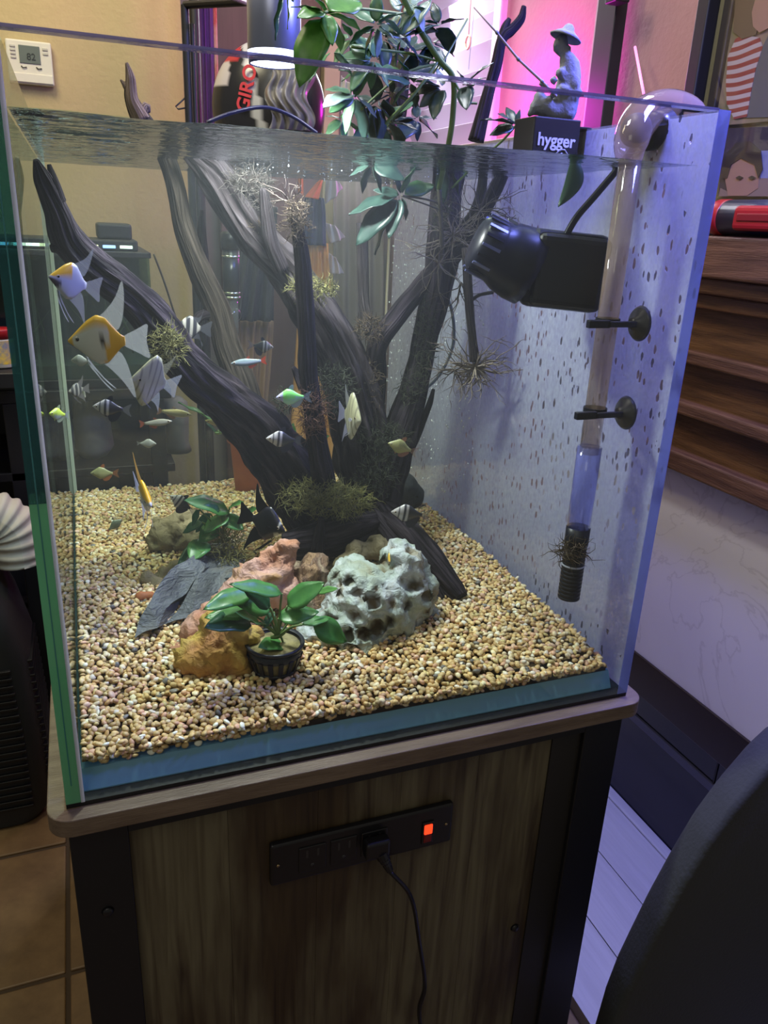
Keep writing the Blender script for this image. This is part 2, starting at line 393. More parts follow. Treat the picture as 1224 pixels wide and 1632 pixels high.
l.new(tc.outputs['Object'], wv.inputs[0]); r_ = ramp(n, [(.46, (.18, .018, .024)), (.54, (.33, .28, .28))]); l.new(wv.outputs[0], r_.inputs[0]); l.new(r_.outputs[0], b_.inputs['Base Color'])
flat(0, [(1172, 62), (1160, 90), (1157, 130), (1158, 165), (1170, 190), (1190, 186), (1196, 150), (1204, 110), (1215, 75), (1210, 60), (1185, 55)], .004, 'print_figure', m_str)
flat(0, [(1215, 75), (1204, 110), (1196, 150), (1188, 188), (1245, 186), (1245, 40), (1225, 55)], .003, 'print_figure', mat('print_jacket', (.045, .055, .075), .6))
flat(0, [(1172, 0), (1168, 50), (1182, 62), (1205, 55), (1212, 20), (1210, 0)], .005, 'print_figure', mat('print_hair2', (.07, .045, .03), .6))
flat(0, [(1205, -6), (1198, 20), (1200, 42), (1210, 52), (1224, 45), (1235, 0)], .006, 'print_figure', sk)
flat(0, [(1155, 205), (1150, 250), (1145, 312), (1250, 312), (1250, 200)], .001, 'print', mat('print_dark', (.018, .012, .03), .6))
flat(0, [(1155, 283), (1163, 245), (1180, 235), (1200, 238), (1212, 260), (1208, 300), (1190, 312), (1160, 312)], .004, 'print_figure', sk)
flat(0, [(1150, 285), (1158, 245), (1172, 228), (1195, 225), (1212, 240), (1215, 270), (1208, 284), (1202, 262), (1180, 252), (1165, 262), (1158, 284)], .006, 'print_figure', hairm)
flat(0, [(1172, 283), (1178, 280), (1184, 283), (1178, 286)], .007, 'print_figure', hairm)
flat(0, [(1192, 283), (1198, 280), (1204, 283), (1198, 286)], .007, 'print_figure', hairm)
flat(0, [(1205, 240), (1245, 240), (1245, 284), (1212, 284)], .0025, 'print_figure', mat('print_pillow', (.14, .16, .30), .6))
flat(0, [(1148, 300), (1145, 313), (1250, 313), (1250, 284), (1212, 284), (1200, 305), (1170, 310)], .003, 'print_figure', mat('print_beige', (.16, .11, .10), .6))
pf.part('pane', MB().box((xp-.0115, -.3, .53), (xp-.010, yb, 1.5)), glass('frame_glass', refl=1.4))
pf.done()

# red and black flashlight-like tool on the mantel
m_red = mat('red_plastic', (.28, .006, .010), .35)
tl_ = Thing('work_light', 'red and black barrel-shaped tool lying on the mantel shelf', 'tool')
c0 = X_(1152, 342, 1.06); r0 = .029; zc = .508+r0
ca = np.array([1.066, X_(1146, 342, 1.066)[1], zc])
tl_.part('end_cap', MB().lathe([(.001, 0), (r0*.96, 0), (r0, .003), (r0, .022), (r0*.97, .024), (.001, .024)], ca, (0, -1, 0), 28), m_red)
tl_.part('barrel', MB().lathe([(.001, .0), (r0*.97, 0), (r0*.97, .16), (.001, .16)], ca+[0, -.024, 0], (0, -1, 0), 28), mat('navy_black', (.012, .014, .03), .35))
tl_.part('grip', MB().box((1.066-r0-.006, ca[1]-.17, zc-.02), (1.066-r0+.012, ca[1]-.066, zc+.018), .008), m_red)
tl_.part('grip_slot', MB().box((1.066-r0-.008, ca[1]-.16, zc-.006), (1.066-r0, ca[1]-.078, zc+.006), .002), mat('dark_red', (.16, .004, .006), .4)); tl_.done()

# black box with white lettering, figurine on top
bx = Thing('controller_box', 'black box with white lettering hung on the right rim under the figurine', 'box')
YBX = .215
q0_ = P(850, 215, YBX); bx0_, bx1_ = q0_[0], .5855
top = P(893, 188, YBX)[2]; bzl = .577
def onb(u, v, z): return np.array([bx0_+u, YBX+v, z])
wv_ = bx1_-bx0_
bx.part('box_body', MB().box((bx0_, YBX, bzl), (bx1_, YBX+.045, top), .0015), mat('black_card', (.006, .006, .009), .4))
bx.part('rim_hook', MB().box((.578, YBX+.008, .6160), (.606, YBX+.035, .6185), .0005).box((.6005, YBX+.008, .59), (.6030, YBX+.035, .6185), .0005), m_blackpl)
m_ink = mat('white_ink', (.75, .75, .8), .5)
hz = top-bzl
lt = textmesh('hygger', .0185, None, frame((1, 0, 0), ZUP, (0, -1, 0), onb(wv_*.50, -.0006, bzl+hz*.50)), bold=.0004, extr=.0002)
bx.part('lettering', lt, m_ink)
def lg(u, w): return onb(wv_*u, -.0006, bzl+hz*w)
bx.part('logo', MB().tube([lg(.50, .20), lg(.60, .32), lg(.70, .32), lg(.80, .18)], .0008, 5).tube([lg(.56, .17), lg(.64, .24), lg(.72, .18)], .0007, 5), m_ink)
bx.done()

def metaball(name, balls, res=.006):
    mbd = bpy.data.metaballs.new(name); mbd.resolution = res; mbd.threshold = .15
    for p, r in balls:
        e = mbd.elements.new(); e.co = tuple(p); e.radius = r*1.42
    o = bpy.data.objects.new('mtmp', mbd); COL.objects.link(o); bpy.context.view_layer.update()
    me = bpy.data.meshes.new_from_object(o.evaluated_get(bpy.context.evaluated_depsgraph_get())); bpy.data.objects.remove(o)
    V = [v.co[:] for v in me.vertices]; F = [list(p.vertices) for p in me.polygons]; mb = MB(); mb.add(V, F); return mb
m_stat = mat('grey_clay', (.26, .28, .34), .8, var=.25, vs=60, bump=.4, bs=150)
so = onb(wv_*.5, .022, top)
s_u = scale(so)
KF = s_u/scale(np.array([1.09, 1.05, .75]))
def S(px, py, d=0.0):   # figurine point: picture offset from its base centre at (893,189), d towards the room
    return so+CRIGHT*(px-895)*s_u+ZUP*(188-py)*s_u*1.06-CDEPTH*d*KF
st = Thing('fisherman_figurine', 'grey clay fisherman figurine in a wide hat sitting on the black rim box', 'figurine')
balls = [(S(917, 175), .030), (S(920, 160), .028), (S(920, 145), .026), (S(921, 130), .025), (S(920, 117), .022), (S(914, 107), .016), (S(905, 97), .009),
         (S(900, 90), .0135), (S(903, 84), .0135), (S(897, 97, 0), .007), (S(894, 88), .004), (S(915, 92), .006),
         (S(888, 172, .01), .022), (S(876, 160, .012), .013), (S(872, 172, .012), .014), (S(866, 181, .010), .009), (S(900, 178, .012), .020), (S(908, 180, 0), .022), (S(890, 180, .0), .016),
         (S(930, 140, .02), .012), (S(934, 152, .02), .011), (S(926, 155, .022), .010), (S(915, 150, .026), .009), (S(906, 148, .026), .008), (S(897, 155, .028), .0075), (S(892, 160, .028), .0065),
         (S(904, 128, .018), .011), (S(895, 138, .02), .009), (S(884, 145, .02), .007), (S(876, 142, .02), .006)]
balls = [(p, r*KF*.93) for p, r in balls]
st.part('figure', metaball('fig', balls, .0032), m_stat)
hb = S(910, 75)
hat_ax = -CRIGHT*-.28+ZUP*.96
st.part('hat', MB().lathe([(r*KF, z*KF) for r, z in [(.034, -.010), (.036, -.008), (.026, -.001), (.014, .006), (.011, .013), (.006, .018), (.0005, .019)]], hb, hat_ax, 24).lathe([(r*KF, z*KF) for r, z in [(.034, -.0105), (.026, -.004), (.0005, .0)]], hb, hat_ax, 24), m_stat)
for k, dd in ((0, .004), (1, .012)): st.part('eye', MB().lathe([(.0008, 0), (.0001, .0006)], S(896.5, 85, dd+.004), -CDEPTH, 8), mat('clay_dark', (.1, .1, .12), .8) if k == 0 else bpy.data.materials['clay_dark'])
rod = [S(900, 160, .034), S(876, 141, .03), S(836, 114, .03), S(800, 82, .03), S(762, 52, .03)]
rd = st.part('fishing_rod', MB().tube(rod, [.0016, .0016, .0014, .0012, .0008], 8), mat('bamboo', (.42, .34, .33), .7))
for q in (1, 2, 3): st.part('rod_joint', MB().tube([rod[q]-(rod[3]-rod[2])*.05, rod[q]+(rod[3]-rod[2])*.05], .0020, 8), m_stat, parent=rd)
st.part('fishing_line', MB().tube([S(762, 52, .03), S(763, 60, .03), S(761, 130, .03)], .0003, 4), m_ink, parent=rd)
st.done()

# straw behind the clear pipe, its sparkle drawn as emission
sp = Thing('glitter_straw', 'thin sparkling pink straw leaning on the rose wall', 'straw')
sp.part(None, MB().tube([X_(1012, 75, 1.2), X_(1026, 150, 1.16)], .003, 8), emit('sparkle_glow', (1, .35, .7), .6)); sp.done()

# black upright post behind the tank with a clamp
po = Thing('black_post', 'upright black metal post with a clamp behind the figurine', 'post')
pa = X_(962, 100, 1.18); 
po.part('post', MB().box((1.17, pa[1]-.035, .7), (1.20, pa[1]+.035, 1.6), .002), m_black)
po.part('side_strip', MB().box((1.20, pa[1]+.035, .7), (1.215, pa[1]+.085, 1.6), .002), mat('grey_strip', (.26, .24, .22), .5), label='pale grey strip')
po.part('clamp', MB().box((1.14, pa[1]-.075, pa[2]+.10), (1.175, pa[1]-.035, pa[2]+.135), .003), m_black); po.done()

# ------------------------------------------------------------------ back of the room, left: second aquarium on a shelf stand
YA = 1.22
def pX(px, py, Y=YA): return P(px, py, Y)[0]
def pZ(px, py, Y=YA): return P(px, py, Y)[2]
ax0, ax1 = -.42, pX(240, 450); az0, az1 = pZ(240, 602), pZ(240, 412)
aq = Thing('small_aquarium', 'dim second aquarium with a bright light bar on the dark stand behind', 'aquarium')
m_g2 = glass('aquarium_glass', (.75, .85, .82), .8)
m_dark = mat('dark_green_water', (.05, .065, .055), .6, vs=6, c2=(.025, .035, .03))
for nm, a, b in (('pane', (ax0, YA, az0), (ax1, YA+.005, az1)), ('pane', (ax1-.005, YA, az0), (ax1, YA+.30, az1))): aq.part(nm, MB().box(a, b), m_g2)
aq.part('back_panel', MB().box((ax0, YA+.30, az0), (ax1, YA+.31, az1)), m_dark)
aq.part('base_frame', MB().box((ax0, YA-.004, az0-.02), (ax1+.004, YA+.31, az0), .002), m_black)
aq.part('lid', MB().box((ax0, YA-.004, az1), (ax1+.004, YA+.31, az1+.012), .002), m_dgrey)
aq.part('gravel', MB().box((ax0, YA+.006, az0), (ax1-.006, YA+.3, az0+.03)), m_dark)
bar = aq.part('light_bar', MB().box((ax0, YA+.02, az1+.012), (ax1-.02, YA+.16, az1+.035), .004), m_dgrey)
m_led = [emit('led_white', (.8, 1, .9), 2.2), emit('led_blue', (.3, .5, 1), 2.5), emit('led_warm', (1, 1, .6), 2.0)]
for k in range(14):
    x = ax1-.045-.035*k
    if x > ax0: aq.part('led', MB().box((x-.013, YA+.017, az1+.018), (x+.013, YA+.021, az1+.024), .001), m_led[k % 3], parent=bar)
aq.part('filter_box', MB().box((pX(157, 385), YA+.05, az1+.035), (pX(214, 385), YA+.14, az1+.068), .006), m_dgrey)
m_pl = mat('dim_plant', (.09, .15, .04), .6)
rr = random.Random(5)
for k in range(8):
    bx0 = np.array([pX(130+15*k, 560), YA+.10+.1*rr.random(), az0+.02]); aq.part('water_plant', MB().tube([bx0, bx0+[rr.uniform(-.01, .01), 0, .06], bx0+[rr.uniform(-.05, .05), 0, rr.uniform(.1, .17)]], [.002, .006, .0006], 6, flat=.3), m_pl)
aq.done()
cb = Thing('hanging_cable', 'thin dark cable running down beside the second aquarium', 'cable')
cb.part(None, MB().tube([P(245, 405, YA+.02), P(262, 450, YA+.02), P(285, 520, YA+.02), P(312, 585, YA+.02)], .0022, 6, 14), mat('cable_brown', (.05, .045, .03), .6)); cb.done()
sd = Thing('shelf_stand', 'black open shelf stand under the second aquarium', 'stand')
sd.part('top_shelf', MB().box((ax0, YA-.02, az0-.045), (ax1+.03, YA+.33, az0-.02), .002), m_black)
ZSH = P(150, 742, YA)[2]
sd.part('lower_shelf', MB().box((ax0, YA-.02, ZSH-.02), (ax1+.03, YA+.33, ZSH), .002), m_black)
sd.part('back_panel', MB().box((ax0, YA+.335, FLOOR), (ax1+.03, YA+.345, az0-.045)), m_dgrey)  # panel added to darken the space behind the shelves
for x in (ax0+.03, pX(20, 650)-.0, ax1-.005):
    for y in (YA-.02, YA+.30): sd.part('leg', MB().box((x-.018, y, FLOOR), (x+.018, y+.03, az0-.045), .002), m_black)
for k in range(5): sd.part('slat', MB().box((ax0, YA+.3, FLOOR+.1+.04*k), (ax1, YA+.31, FLOOR+.12+.04*k)), m_dgrey)
sd.done()
m_bag = mat('white_bag', (.20, .20, .18), .6, var=.3, vs=12, bump=.5, bs=20)
def bag(px0, py0, px1, py1, Y, label, nm='plastic_bag', cat='bag', th=.05, m_=None, grp=None):
    a = P(px0, py1, Y); b = P(px1, py0, Y); z0 = ZSH; h = b[2]-ZSH
    c = np.array([(a[0]+b[0])/2, Y+.05, z0+.001]); w = b[0]-a[0]
    V = MB().lathe([(.001, 0), (w*.46, .0), (w*.52, h*.15), (w*.5, h*.6), (w*.42, h*.9), (w*.2, h), (.001, h*1.01)], c, (0, 0, 1), 16)
    V.V = [(v[0]+.006*math.sin(v[2]*90+v[0]*50), c[1]+(v[1]-c[1])*th/ (w*.5) if w else v[1], v[2]) for v in V.V]
    single(nm, label, cat, V, m_ or m_bag, grp)
bag(120, 640, 172, 735, YA+.04, 'white plastic bag on the lower shelf behind the striped tetra')
bag(262, 640, 305, 720, YA+.04, 'pale striped carton at the right end of the lower shelf', 'carton', 'box')
bag(92, 660, 116, 745, YA+.05, 'narrow pale bottle at the left of the lower shelf', 'bottle', 'bottle')
# jar with red lid on the shelf left of tank
jr = Thing('food_jar', 'jar with red lid and yellow label left of the tank', 'jar')
jc = P(4, 583, YA-.0); jc = np.array([jc[0]-.005, YA+.0, az0-.0205+.0]); js = scale(jc)
jt = pZ(4, 523); jh = jt-jc[2]; jr_w = 17*js
jz = az0-.0195
jr_h = pZ(4, 523, YA-.01)-jz
jcx = pX(0, 550, YA-.01); sh = Thing('side_shelf', 'dark shelf edge carrying the red lidded jar', 'shelf')
zsh = pZ(5, 585, YA-.1)
jc = np.array([pX(0, 550, YA-.1), YA-.1, zsh]); hh = pZ(4, 523, YA-.1)-zsh
sh.part(None, MB().box((jc[0]-.3, YA-.17, zsh-.03), (jc[0]+.045, YA-.021, zsh), .002), m_black); sh.done()
jr.part('jar_body', MB().lathe([(.001, .001), (.024, .001), (.026, .004), (.026, hh*.76), (.001, hh*.76)], jc, seg=20), mat('cream_plastic', (.6, .55, .45), .4))
jr.part('jar_label', MB().lathe([(.0263, hh*.12), (.0265, hh*.3), (.0265, hh*.5), (.0263, hh*.72)], jc, seg=20), mat('label_yellow', (.75, .5, .03), .5, vs=40, c2=(.08, .14, .30)))
jr.part('lid', MB().lathe([(.001, hh), (.026, hh), (.027, hh*.97), (.027, hh*.76), (.001, hh*.76)], jc, seg=20), m_red); jr.done()

# portable air conditioner and its white hose
ac = Thing('air_conditioner', 'dark grey portable air conditioner with louvres left of the stand', 'appliance')
acx1 = -.115; acy0, acy1 = .93, 1.18
def acs(z):
    t = (z-FLOOR)/(.62); return acx1-.03*max(0, t-.35)-.10*max(0, t-.72)*2
Vz = [FLOOR+.005, FLOOR+.03, FLOOR+.2, FLOOR+.4, FLOOR+.50, FLOOR+.56, FLOOR+.62]
hw = MB(); rings = []
for z in Vz:
    xr = acs(z)-(.02 if z < FLOOR+.02 else 0); xl = xr-.32; pr_ = []
    for (cx, cy, a0) in ((xr-.05, acy1-.05, 0), (xl+.05, acy1-.05, 90), (xl+.05, acy0+.05, 180), (xr-.05, acy0+.05, 270)):
        for k in range(5):
            a = math.radians(a0+22.5*k); pr_.append((cx+.05*math.cos(a), cy+.05*math.sin(a), z))
    rings.append(pr_)
V = [p for r in rings for p in r]; F = []
for i in range(len(rings)-1):
    for j in range(20): k = (j+1) % 20; F.append((i*20+j, i*20+k, (i+1)*20+k, (i+1)*20+j))
F.append(tuple(range((len(rings)-1)*20, len(rings)*20))); hw.add(V, F)
ac.part('housing', hw, m_dgrey)
for k in range(20):
    z = FLOOR+.05+.018*k
    ac.part('louvre', MB().box((acs(z)-.27, acy0-.006, z), (acs(z)-.035, acy0+.004, z+.006), .001), m_black)
    ac.part('louvre', MB().box((acs(z)-.030, acy0+.03, z), (acs(z)+.005, acy0+.2, z+.006), .001), m_black)
ac.done()
hs = Thing('exhaust_hose', 'ribbed white exhaust hose arching onto the dark air conditioner', 'hose')
ha, hb_, hc = P(-60, 800, 1.05), P(10, 815, 1.03), P(32, 905, 1.03)
hp = []; hr = []
cpts = [P(-80, 835, 1.05), P(-30, 820, 1.05), P(5, 828, 1.05), P(24, 850, 1.05), P(32, 893, 1.05)]
tmp = MB().tube(cpts, .01, 4, 60)
ctr = np.array([np.mean(np.array(tmp.V[i*5:i*5+4]), 0) for i in range(60)])
hs.part(None, MB().tube(ctr, [.050*(1+.07*math.cos(i*2*math.pi/6)) for i in range(60)], 24), mat('hose_white', (.50, .47, .40), .6)); hs.done()

# hanging clothes and bags in the hall
def cloth(name, label, cat, quad, Y, m_, folds=5, amp=.012, th=.014, grp=None, bow=0):
    """quad px: tl,tr,br,bl"""
    q = [P(*p, Y) for p in quad]
    def fn(u, v):
        p = (q[0]*(1-u)+q[1]*u)*(1-v)+(q[3]*(1-u)+q[2]*u)*v
        p = p.copy(); p[1] += amp*math.sin(u*folds*6.28+v*2)*(.3+v)+amp*.6*math.sin(u*folds*2.3*6.28+4*v)
        p[0] += bow*math.sin(v*3.14)*(u-.5)
        return p
    single(name, label, cat, MB().slab(fn, 28, 16, (0, th, 0)), m_, grp)
m_shirt = mat('dark_cloth', (.022, .026, .032), .9, bump=.3, bs=80)
cloth('dark_shirt', 'dark shirt hanging behind the twisted driftwood', 'shirt', [(392, 330), (442, 330), (438, 512), (366, 512)], 1.62, m_shirt, 3)
cloth('tan_trousers', 'tan trousers hanging below the dark shirt', 'trousers', [(384, 512), (436, 512), (424, 715), (390, 715)], 1.66, mat('tan_cloth', (.27, .17, .09), .9, bump=.3, bs=80), 2)
cloth('orange_trousers', 'yellow-orange trousers hanging behind the thin upright stick', 'trousers', [(486, 385), (522, 388), (548, 760), (462, 760)], 1.60, mat('orange_cloth', (.62, .33, .08), .9, bump=.3, bs=60), 3, .015)
cloth('blue_cloth', 'navy cloth hanging above the orange trousers', 'cloth', [(488, 312), (516, 316), (524, 392), (484, 390)], 1.58, mat('navy_cloth', (.03, .04, .09), .9), 2)
cloth('orange_strap', 'bright orange strap just under the water line', 'strap', [(474, 262), (483, 262), (484, 312), (476, 308)], 1.57, mat('orange_strap', (.70, .22, .03), .7), 1, .002, .004)
cloth('orange_flag', 'small orange triangle of cloth beside the orange strap', 'cloth', [(504, 292), (516, 282), (508, 318), (486, 314)], 1.57, bpy.data.materials['orange_strap'], 1, .002, .004)
cloth('purple_cloth', 'purple cloth strip hanging behind the black lamp pole', 'cloth', [(316, -52), (337, -52), (345, 215), (326, 215)], 1.66, mat('purple_cloth', (.13, .045, .22), .9), 2, .004)
cloth('red_ribbon', 'narrow white and red strip beside the purple cloth', 'cloth', [(338, -52), (344, -52), (351, 215), (345, 215)], 1.66, mat('whitered', (.62, .5, .5), .8, vs=5, c2=(.5, .03, .04)), 1, .002, .004)
m_refr = mat('pale_refraction', (.52, .52, .48), .8, bump=.2)  # pale slabs stand in for refracted images of the window blinds
for k, (a, b, c, lab) in enumerate([((545, 120), (575, 165), (545, 170), 'topmost pale refracted piece of blind right of the lamp'), ((545, 175), (580, 232), (548, 240), 'pale refracted piece of blind just above the water line'), ((522, 275), (548, 300), (520, 325), 'pale refracted piece of blind just below the water line'), ((520, 355), (552, 378), (528, 388), 'pale refracted piece of blind beside the orange trousers top'), ((524, 402), (550, 436), (528, 436), 'lowest pale refracted piece of blind beside the orange trousers')]):
    cloth('blind_refraction', lab, 'sheet', [a, ((a[0]+b[0])/2, (a[1]+b[1])/2-6), b, c], 1.63, m_refr, 1, .01, .006, 'pale refracted blinds by the door')
single('grey_curtain', 'plain grey-green curtain behind the bubbly corner of the tank', 'curtain', MB().slab(lambda u, v: P(532+80*u, 240+520*v, 2.3)+np.array([0, .012*math.sin(u*25), 0]), 40, 4, (0, .01, 0)), mat('grey_curtain', (.20, .19, .16), .9))

rl_ = Thing('clothes_rail', 'black clothes rail carrying the helmet and the hanging clothes', 'rail')
rz_ = 1.16
rl_.part('rail', MB().cyl((.36, 1.62, rz_), (XR, 1.62, rz_), .012), m_black); rl_.part('flange', MB().cyl((XR-.008, 1.62, rz_), (XR, 1.62, rz_), .03), m_black)
rl_.part('post', MB().cyl((.365, 1.62, FLOOR), (.365, 1.62, rz_), .012), m_black); rl_.done()
# black helmet hanging behind the lamp
hc_ = P(428, 158, 1.45); hs_ = scale(hc_)*.92
hm = Thing('cycle_helmet', 'black helmet with white stripes and red lettering behind the lamp', 'helmet')
def ell(c, rx, ry, rz, nu=28, nv=20, colfn=None, cut=-.9):
    V = []; C = []; F = []
    for i in range(nv+1):
        ph = math.asin(max(-1, min(1, cut+(1-cut)*i/nv)))
        for j in range(nu):
            a = 2*math.pi*j/nu; d = CRIGHT*math.cos(a)*math.cos(ph)*rx-CDEPTH*math.sin(a)*math.cos(ph)*ry+ZUP*math.sin(ph)*rz
            V.append(c+d); C.append(colfn(math.cos(a)*math.cos(ph), math.sin(ph)) if colfn else (1, 1, 1))
    for i in range(nv):
        for j in range(nu): k = (j+1) % nu; F.append((i*nu+j, i*nu+k, (i+1)*nu+k, (i+1)*nu+j))
    return MB().add(V, F, None, C)
def hcol(x, z):
    s_ = x+.25*z
    if -.22 < s_ < -.06: return (.5, .5, .52)
    if -.95 < x < -.62 and z > .25 and z < .62: return (.55, .5, .5)
    if x < -.45 and z >= .62: return (.45, .03, .04)
    if .15 < s_ < .24 and z < .2: return (.35, .35, .36)
    return (.012, .012, .016)
hm.part('shell', ell(hc_+ZUP*-.02, 98*hs_, .07, 105*hs_, 72, 48, hcol), vcol('helmet_shell', .25))
hm.part('lettering', textmesh('GIRO', 30*hs_, None, frame(ZUP*.97+CRIGHT*.22, -CRIGHT*.97+ZUP*.22, -CDEPTH, hc_-CDEPTH*.071+CRIGHT*(-28)*hs_+ZUP*(8)*hs_), extr=.002, bold=.001), mat('red_ink', (.6, .03, .04), .5))
hm.part('strap', MB().tube([hc_+ZUP*95*hs_*.8, [hc_[0]+.02, 1.56, 1.13], [hc_[0]+.02, 1.62, rz_+.012]], .004, 6), m_black)
hm.done()
pbg = P(462, 155, 1.30)
tb = MB().grid(lambda u, v: pbg+CRIGHT*((u-.5)*70*hs_+.01*math.sin(v*9))+ZUP*((v-.5)*95*hs_)-CDEPTH*(.03*math.sin(u*3.14)*math.sin(v*3.14)+.012*noise.noise(Vector((u*9, v*4, 1)))+.008*math.sin(u*30+v*8)), 40, 40)
tb.smooth = True; pw_t = Thing('plastic_wrap', 'crumpled clear-grey plastic wrap hanging right of the helmet', 'bag'); pw_t.part('sheet', tb, mat('wrap_grey', (.22, .21, .21), .25)); pw_t.part('tie', MB().tube([pbg+ZUP*.04, [pbg[0]+.02, 1.50, 1.12], [pbg[0]+.03, 1.608, rz_+.004]], .003, 6), m_black); pw_t.done()

# ================================================================== THE STAND
m_top = mat('stand_top_wood', (.20, .145, .10), .5, vs=6, c2=(.115, .078, .052), stretch=(1.5, 10, 10), bump=.2, bs=60)
m_plank, n, l, b_, o_ = newmat('rustic_panel'); b_.inputs['Roughness'].default_value = .55
tc = n.new('ShaderNodeTexCoord'); mp = n.new('ShaderNodeMapping'); mp.inputs['Scale'].default_value = (60, 60, 3.2); l.new(tc.outputs['Object'], mp.inputs[0])
t1 = n.new('ShaderNodeTexNoise'); t1.inputs['Scale'].default_value = 1.5; t1.inputs['Detail'].default_value = 8; t1.inputs['Distortion'].default_value = .6; l.new(mp.outputs[0], t1.inputs[0])
mp2 = n.new('ShaderNodeMapping'); mp2.inputs['Scale'].default_value = (9, 9, 2.2); l.new(tc.outputs['Object'], mp2.inputs[0])
t2 = n.new('ShaderNodeTexNoise'); t2.inputs['Scale'].default_value = 1.6; t2.inputs['Detail'].default_value = 4; l.new(mp2.outputs[0], t2.inputs[0])
r1c = ramp(n, [(.28, (.050, .034, .018)), (.42, (.10, .080, .045)), (.62, (.155, .135, .080))]); l.new(t1.outputs[0], r1c.inputs[0])
r2c = ramp(n, [(.38, (.38, .28, .20)), (.58, (1, 1, 1))]); l.new(t2.outputs[0], r2c.inputs[0])
mx = n.new('ShaderNodeMixRGB'); mx.blend_type = 'MULTIPLY'; mx.inputs[0].default_value = 1; l.new(r1c.outputs[0], mx.inputs[1]); l.new(r2c.outputs[0], mx.inputs[2]); l.new(mx.outputs[0], b_.inputs['Base Color'])
bp = n.new('ShaderNodeBump'); bp.inputs['Strength'].default_value = .3; bp.inputs['Distance'].default_value = .002; l.new(t1.outputs[0], bp.inputs['Height']); l.new(bp.outputs[0], b_.inputs['Normal'])
stn = Thing('aquarium_stand', 'rustic wood panelled black aquarium stand under the tank', 'stand')
TD = .80
def rrect(x0, x1, y0, y1, r, k=6):
    o = []
    for cx, cy, a0 in ((x1-r, y1-r, 0), (x0+r, y1-r, 90), (x0+r, y0+r, 180), (x1-r, y0+r, 270)):
        for i in range(k+1): a = math.radians(a0+90*i/k); o.append((cx+r*math.cos(a), cy+r*math.sin(a)))
    return o
tb = MB().prism([(x, y, -.024) for x, y in rrect(-.032, .618, -.017, TD+.02, .022)], (0, 0, .019), .0012)
stn.part('top_board', tb, m_top)
for a, b in (((-.016, -.004, FLOOR), (.036, .05, -.024)), ((.546, -.004, FLOOR), (.598, .05, -.024)), ((-.016, TD-.04, FLOOR), (.036, TD+.01, -.024)), ((.546, TD-.04, FLOOR), (.598, TD+.01, -.024))):
    stn.part('leg', MB().box(a, b, .0015), m_black)
stn.part('top_rail', MB().box((.036, -.004, -.042), (.546, .03, -.024)), m_black)
stn.part('side_rail', MB().box((-.014, .05, -.06), (.01, TD-.04, -.024)), m_black)
stn.part('side_rail', MB().box((.57, .05, -.06), (.596, TD-.04, -.024)), m_black)
for k in range(5):
    x0 = .036+.0942*k
    stn.part('panel_board', MB().box((x0+.0001, .004, FLOOR+.02), (x0+.0941, .022, -.042), .0003), m_plank)
stn.part('dark_stile', MB().box((.507, .002, FLOOR+.02), (.546, .024, -.042)), mat('dark_stile', (.018, .016, .014), .5))
stn.part('side_panel', MB().box((-.008, .05, FLOOR+.02), (.004, TD-.04, -.05)), m_plank)
stn.part('side_panel', MB().box((.582, .05, FLOOR+.02), (.592, TD-.04, -.05)), m_black)
for q in ((172, 1452), (820, 1478)):
    c = P(*q, -.004 if q[0] < 300 else .004); stn.part('screw_cap', MB().lathe([(.0001, .003), (.004, .003), (.006, 0), (.0001, 0)], c, (0, -1, 0), 16), m_blackpl)
stn.done()

ol = Thing('power_strip', 'black recessed outlet strip with red lit switch on the stand', 'outlet')
ox0, ox1, oz0, oz1 = .1715, .3815, -.156, -.101
ol.part('faceplate', MB().box((ox0, -.004, oz0), (ox1, .0045, oz1), .003), m_blackpl)
for k, x in enumerate((.2165, .2515, .2865)):
    q = ol.part('socket', MB().box((x-.015, -.0055, -.145), (x+.015, -.003, -.112), .001), m_blackpl)
    for dx in (-.006, .006): ol.part('slot', MB().box((x+dx-.0012, -.0058, -.126), (x+dx+.0012, -.005, -.116)), mat('slot_dark', (.03, .03, .032), .3) if 'slot_dark' not in bpy.data.materials else bpy.data.materials['slot_dark'], parent=q)
    ol.part('slot', MB().cyl((x, -.0058, -.137), (x, -.005, -.137), .0025, seg=12), bpy.data.materials['slot_dark'], parent=q)
q = ol.part('switch_bezel', MB().box((.3435, -.006, -.148), (.3575, -.003, -.118), .001), m_blackpl)
m_sw = emit('red_neon', (1, .05, .012), 1.6)
ol.part('switch', MB().box((.3455, -.0075, -.134), (.3555, -.005, -.121), .0012), m_sw, parent=q, label='glowing red rocker')
ol.part('switch', MB().box((.3455, -.0068, -.146), (.3555, -.005, -.134), .0012), mat('switch_dim', (.18, .01, .01), .3), parent=q, label='dark red lower half')
for x in (.1795, .3735): ol.part('screw', MB().lathe([(.0001, .0008), (.0016, .0008), (.002, 0), (.0001, 0)], (x, -.004, -.1285), (0, -1, 0), 12), mat('brass', (.5, .38, .2), .3, 1) if x < .2 else bpy.data.materials['brass'])
ol.done()
pg = Thing('extension_cable', 'black power cord plugged into the third socket and hanging down', 'cord')
pg.part('plug', MB().box((.272, -.020, -.138), (.300, -.0062, -.116), .003).lathe([(.001, 0), (.008, 0), (.0075, .008), (.006, .010), (.0062, .013), (.005, .015), (.0052, .018), (.004, .026), (.001, .026)], (.291, -.014, -.134), (.35, -.25, -.9), 14), m_blackpl)
cpts = [(.3, -.021, -.158), P(655, 1430, -.03), P(668, 1500, -.025), P(677, 1570, -.018), (P(668, 1610, -.014)), P(672, 1660, -.016), P(672, 1760, -.02)]
pg.part('cable', MB().tube(cpts, .0032, 8, 40, flat=.75), m_blackpl); pg.done()

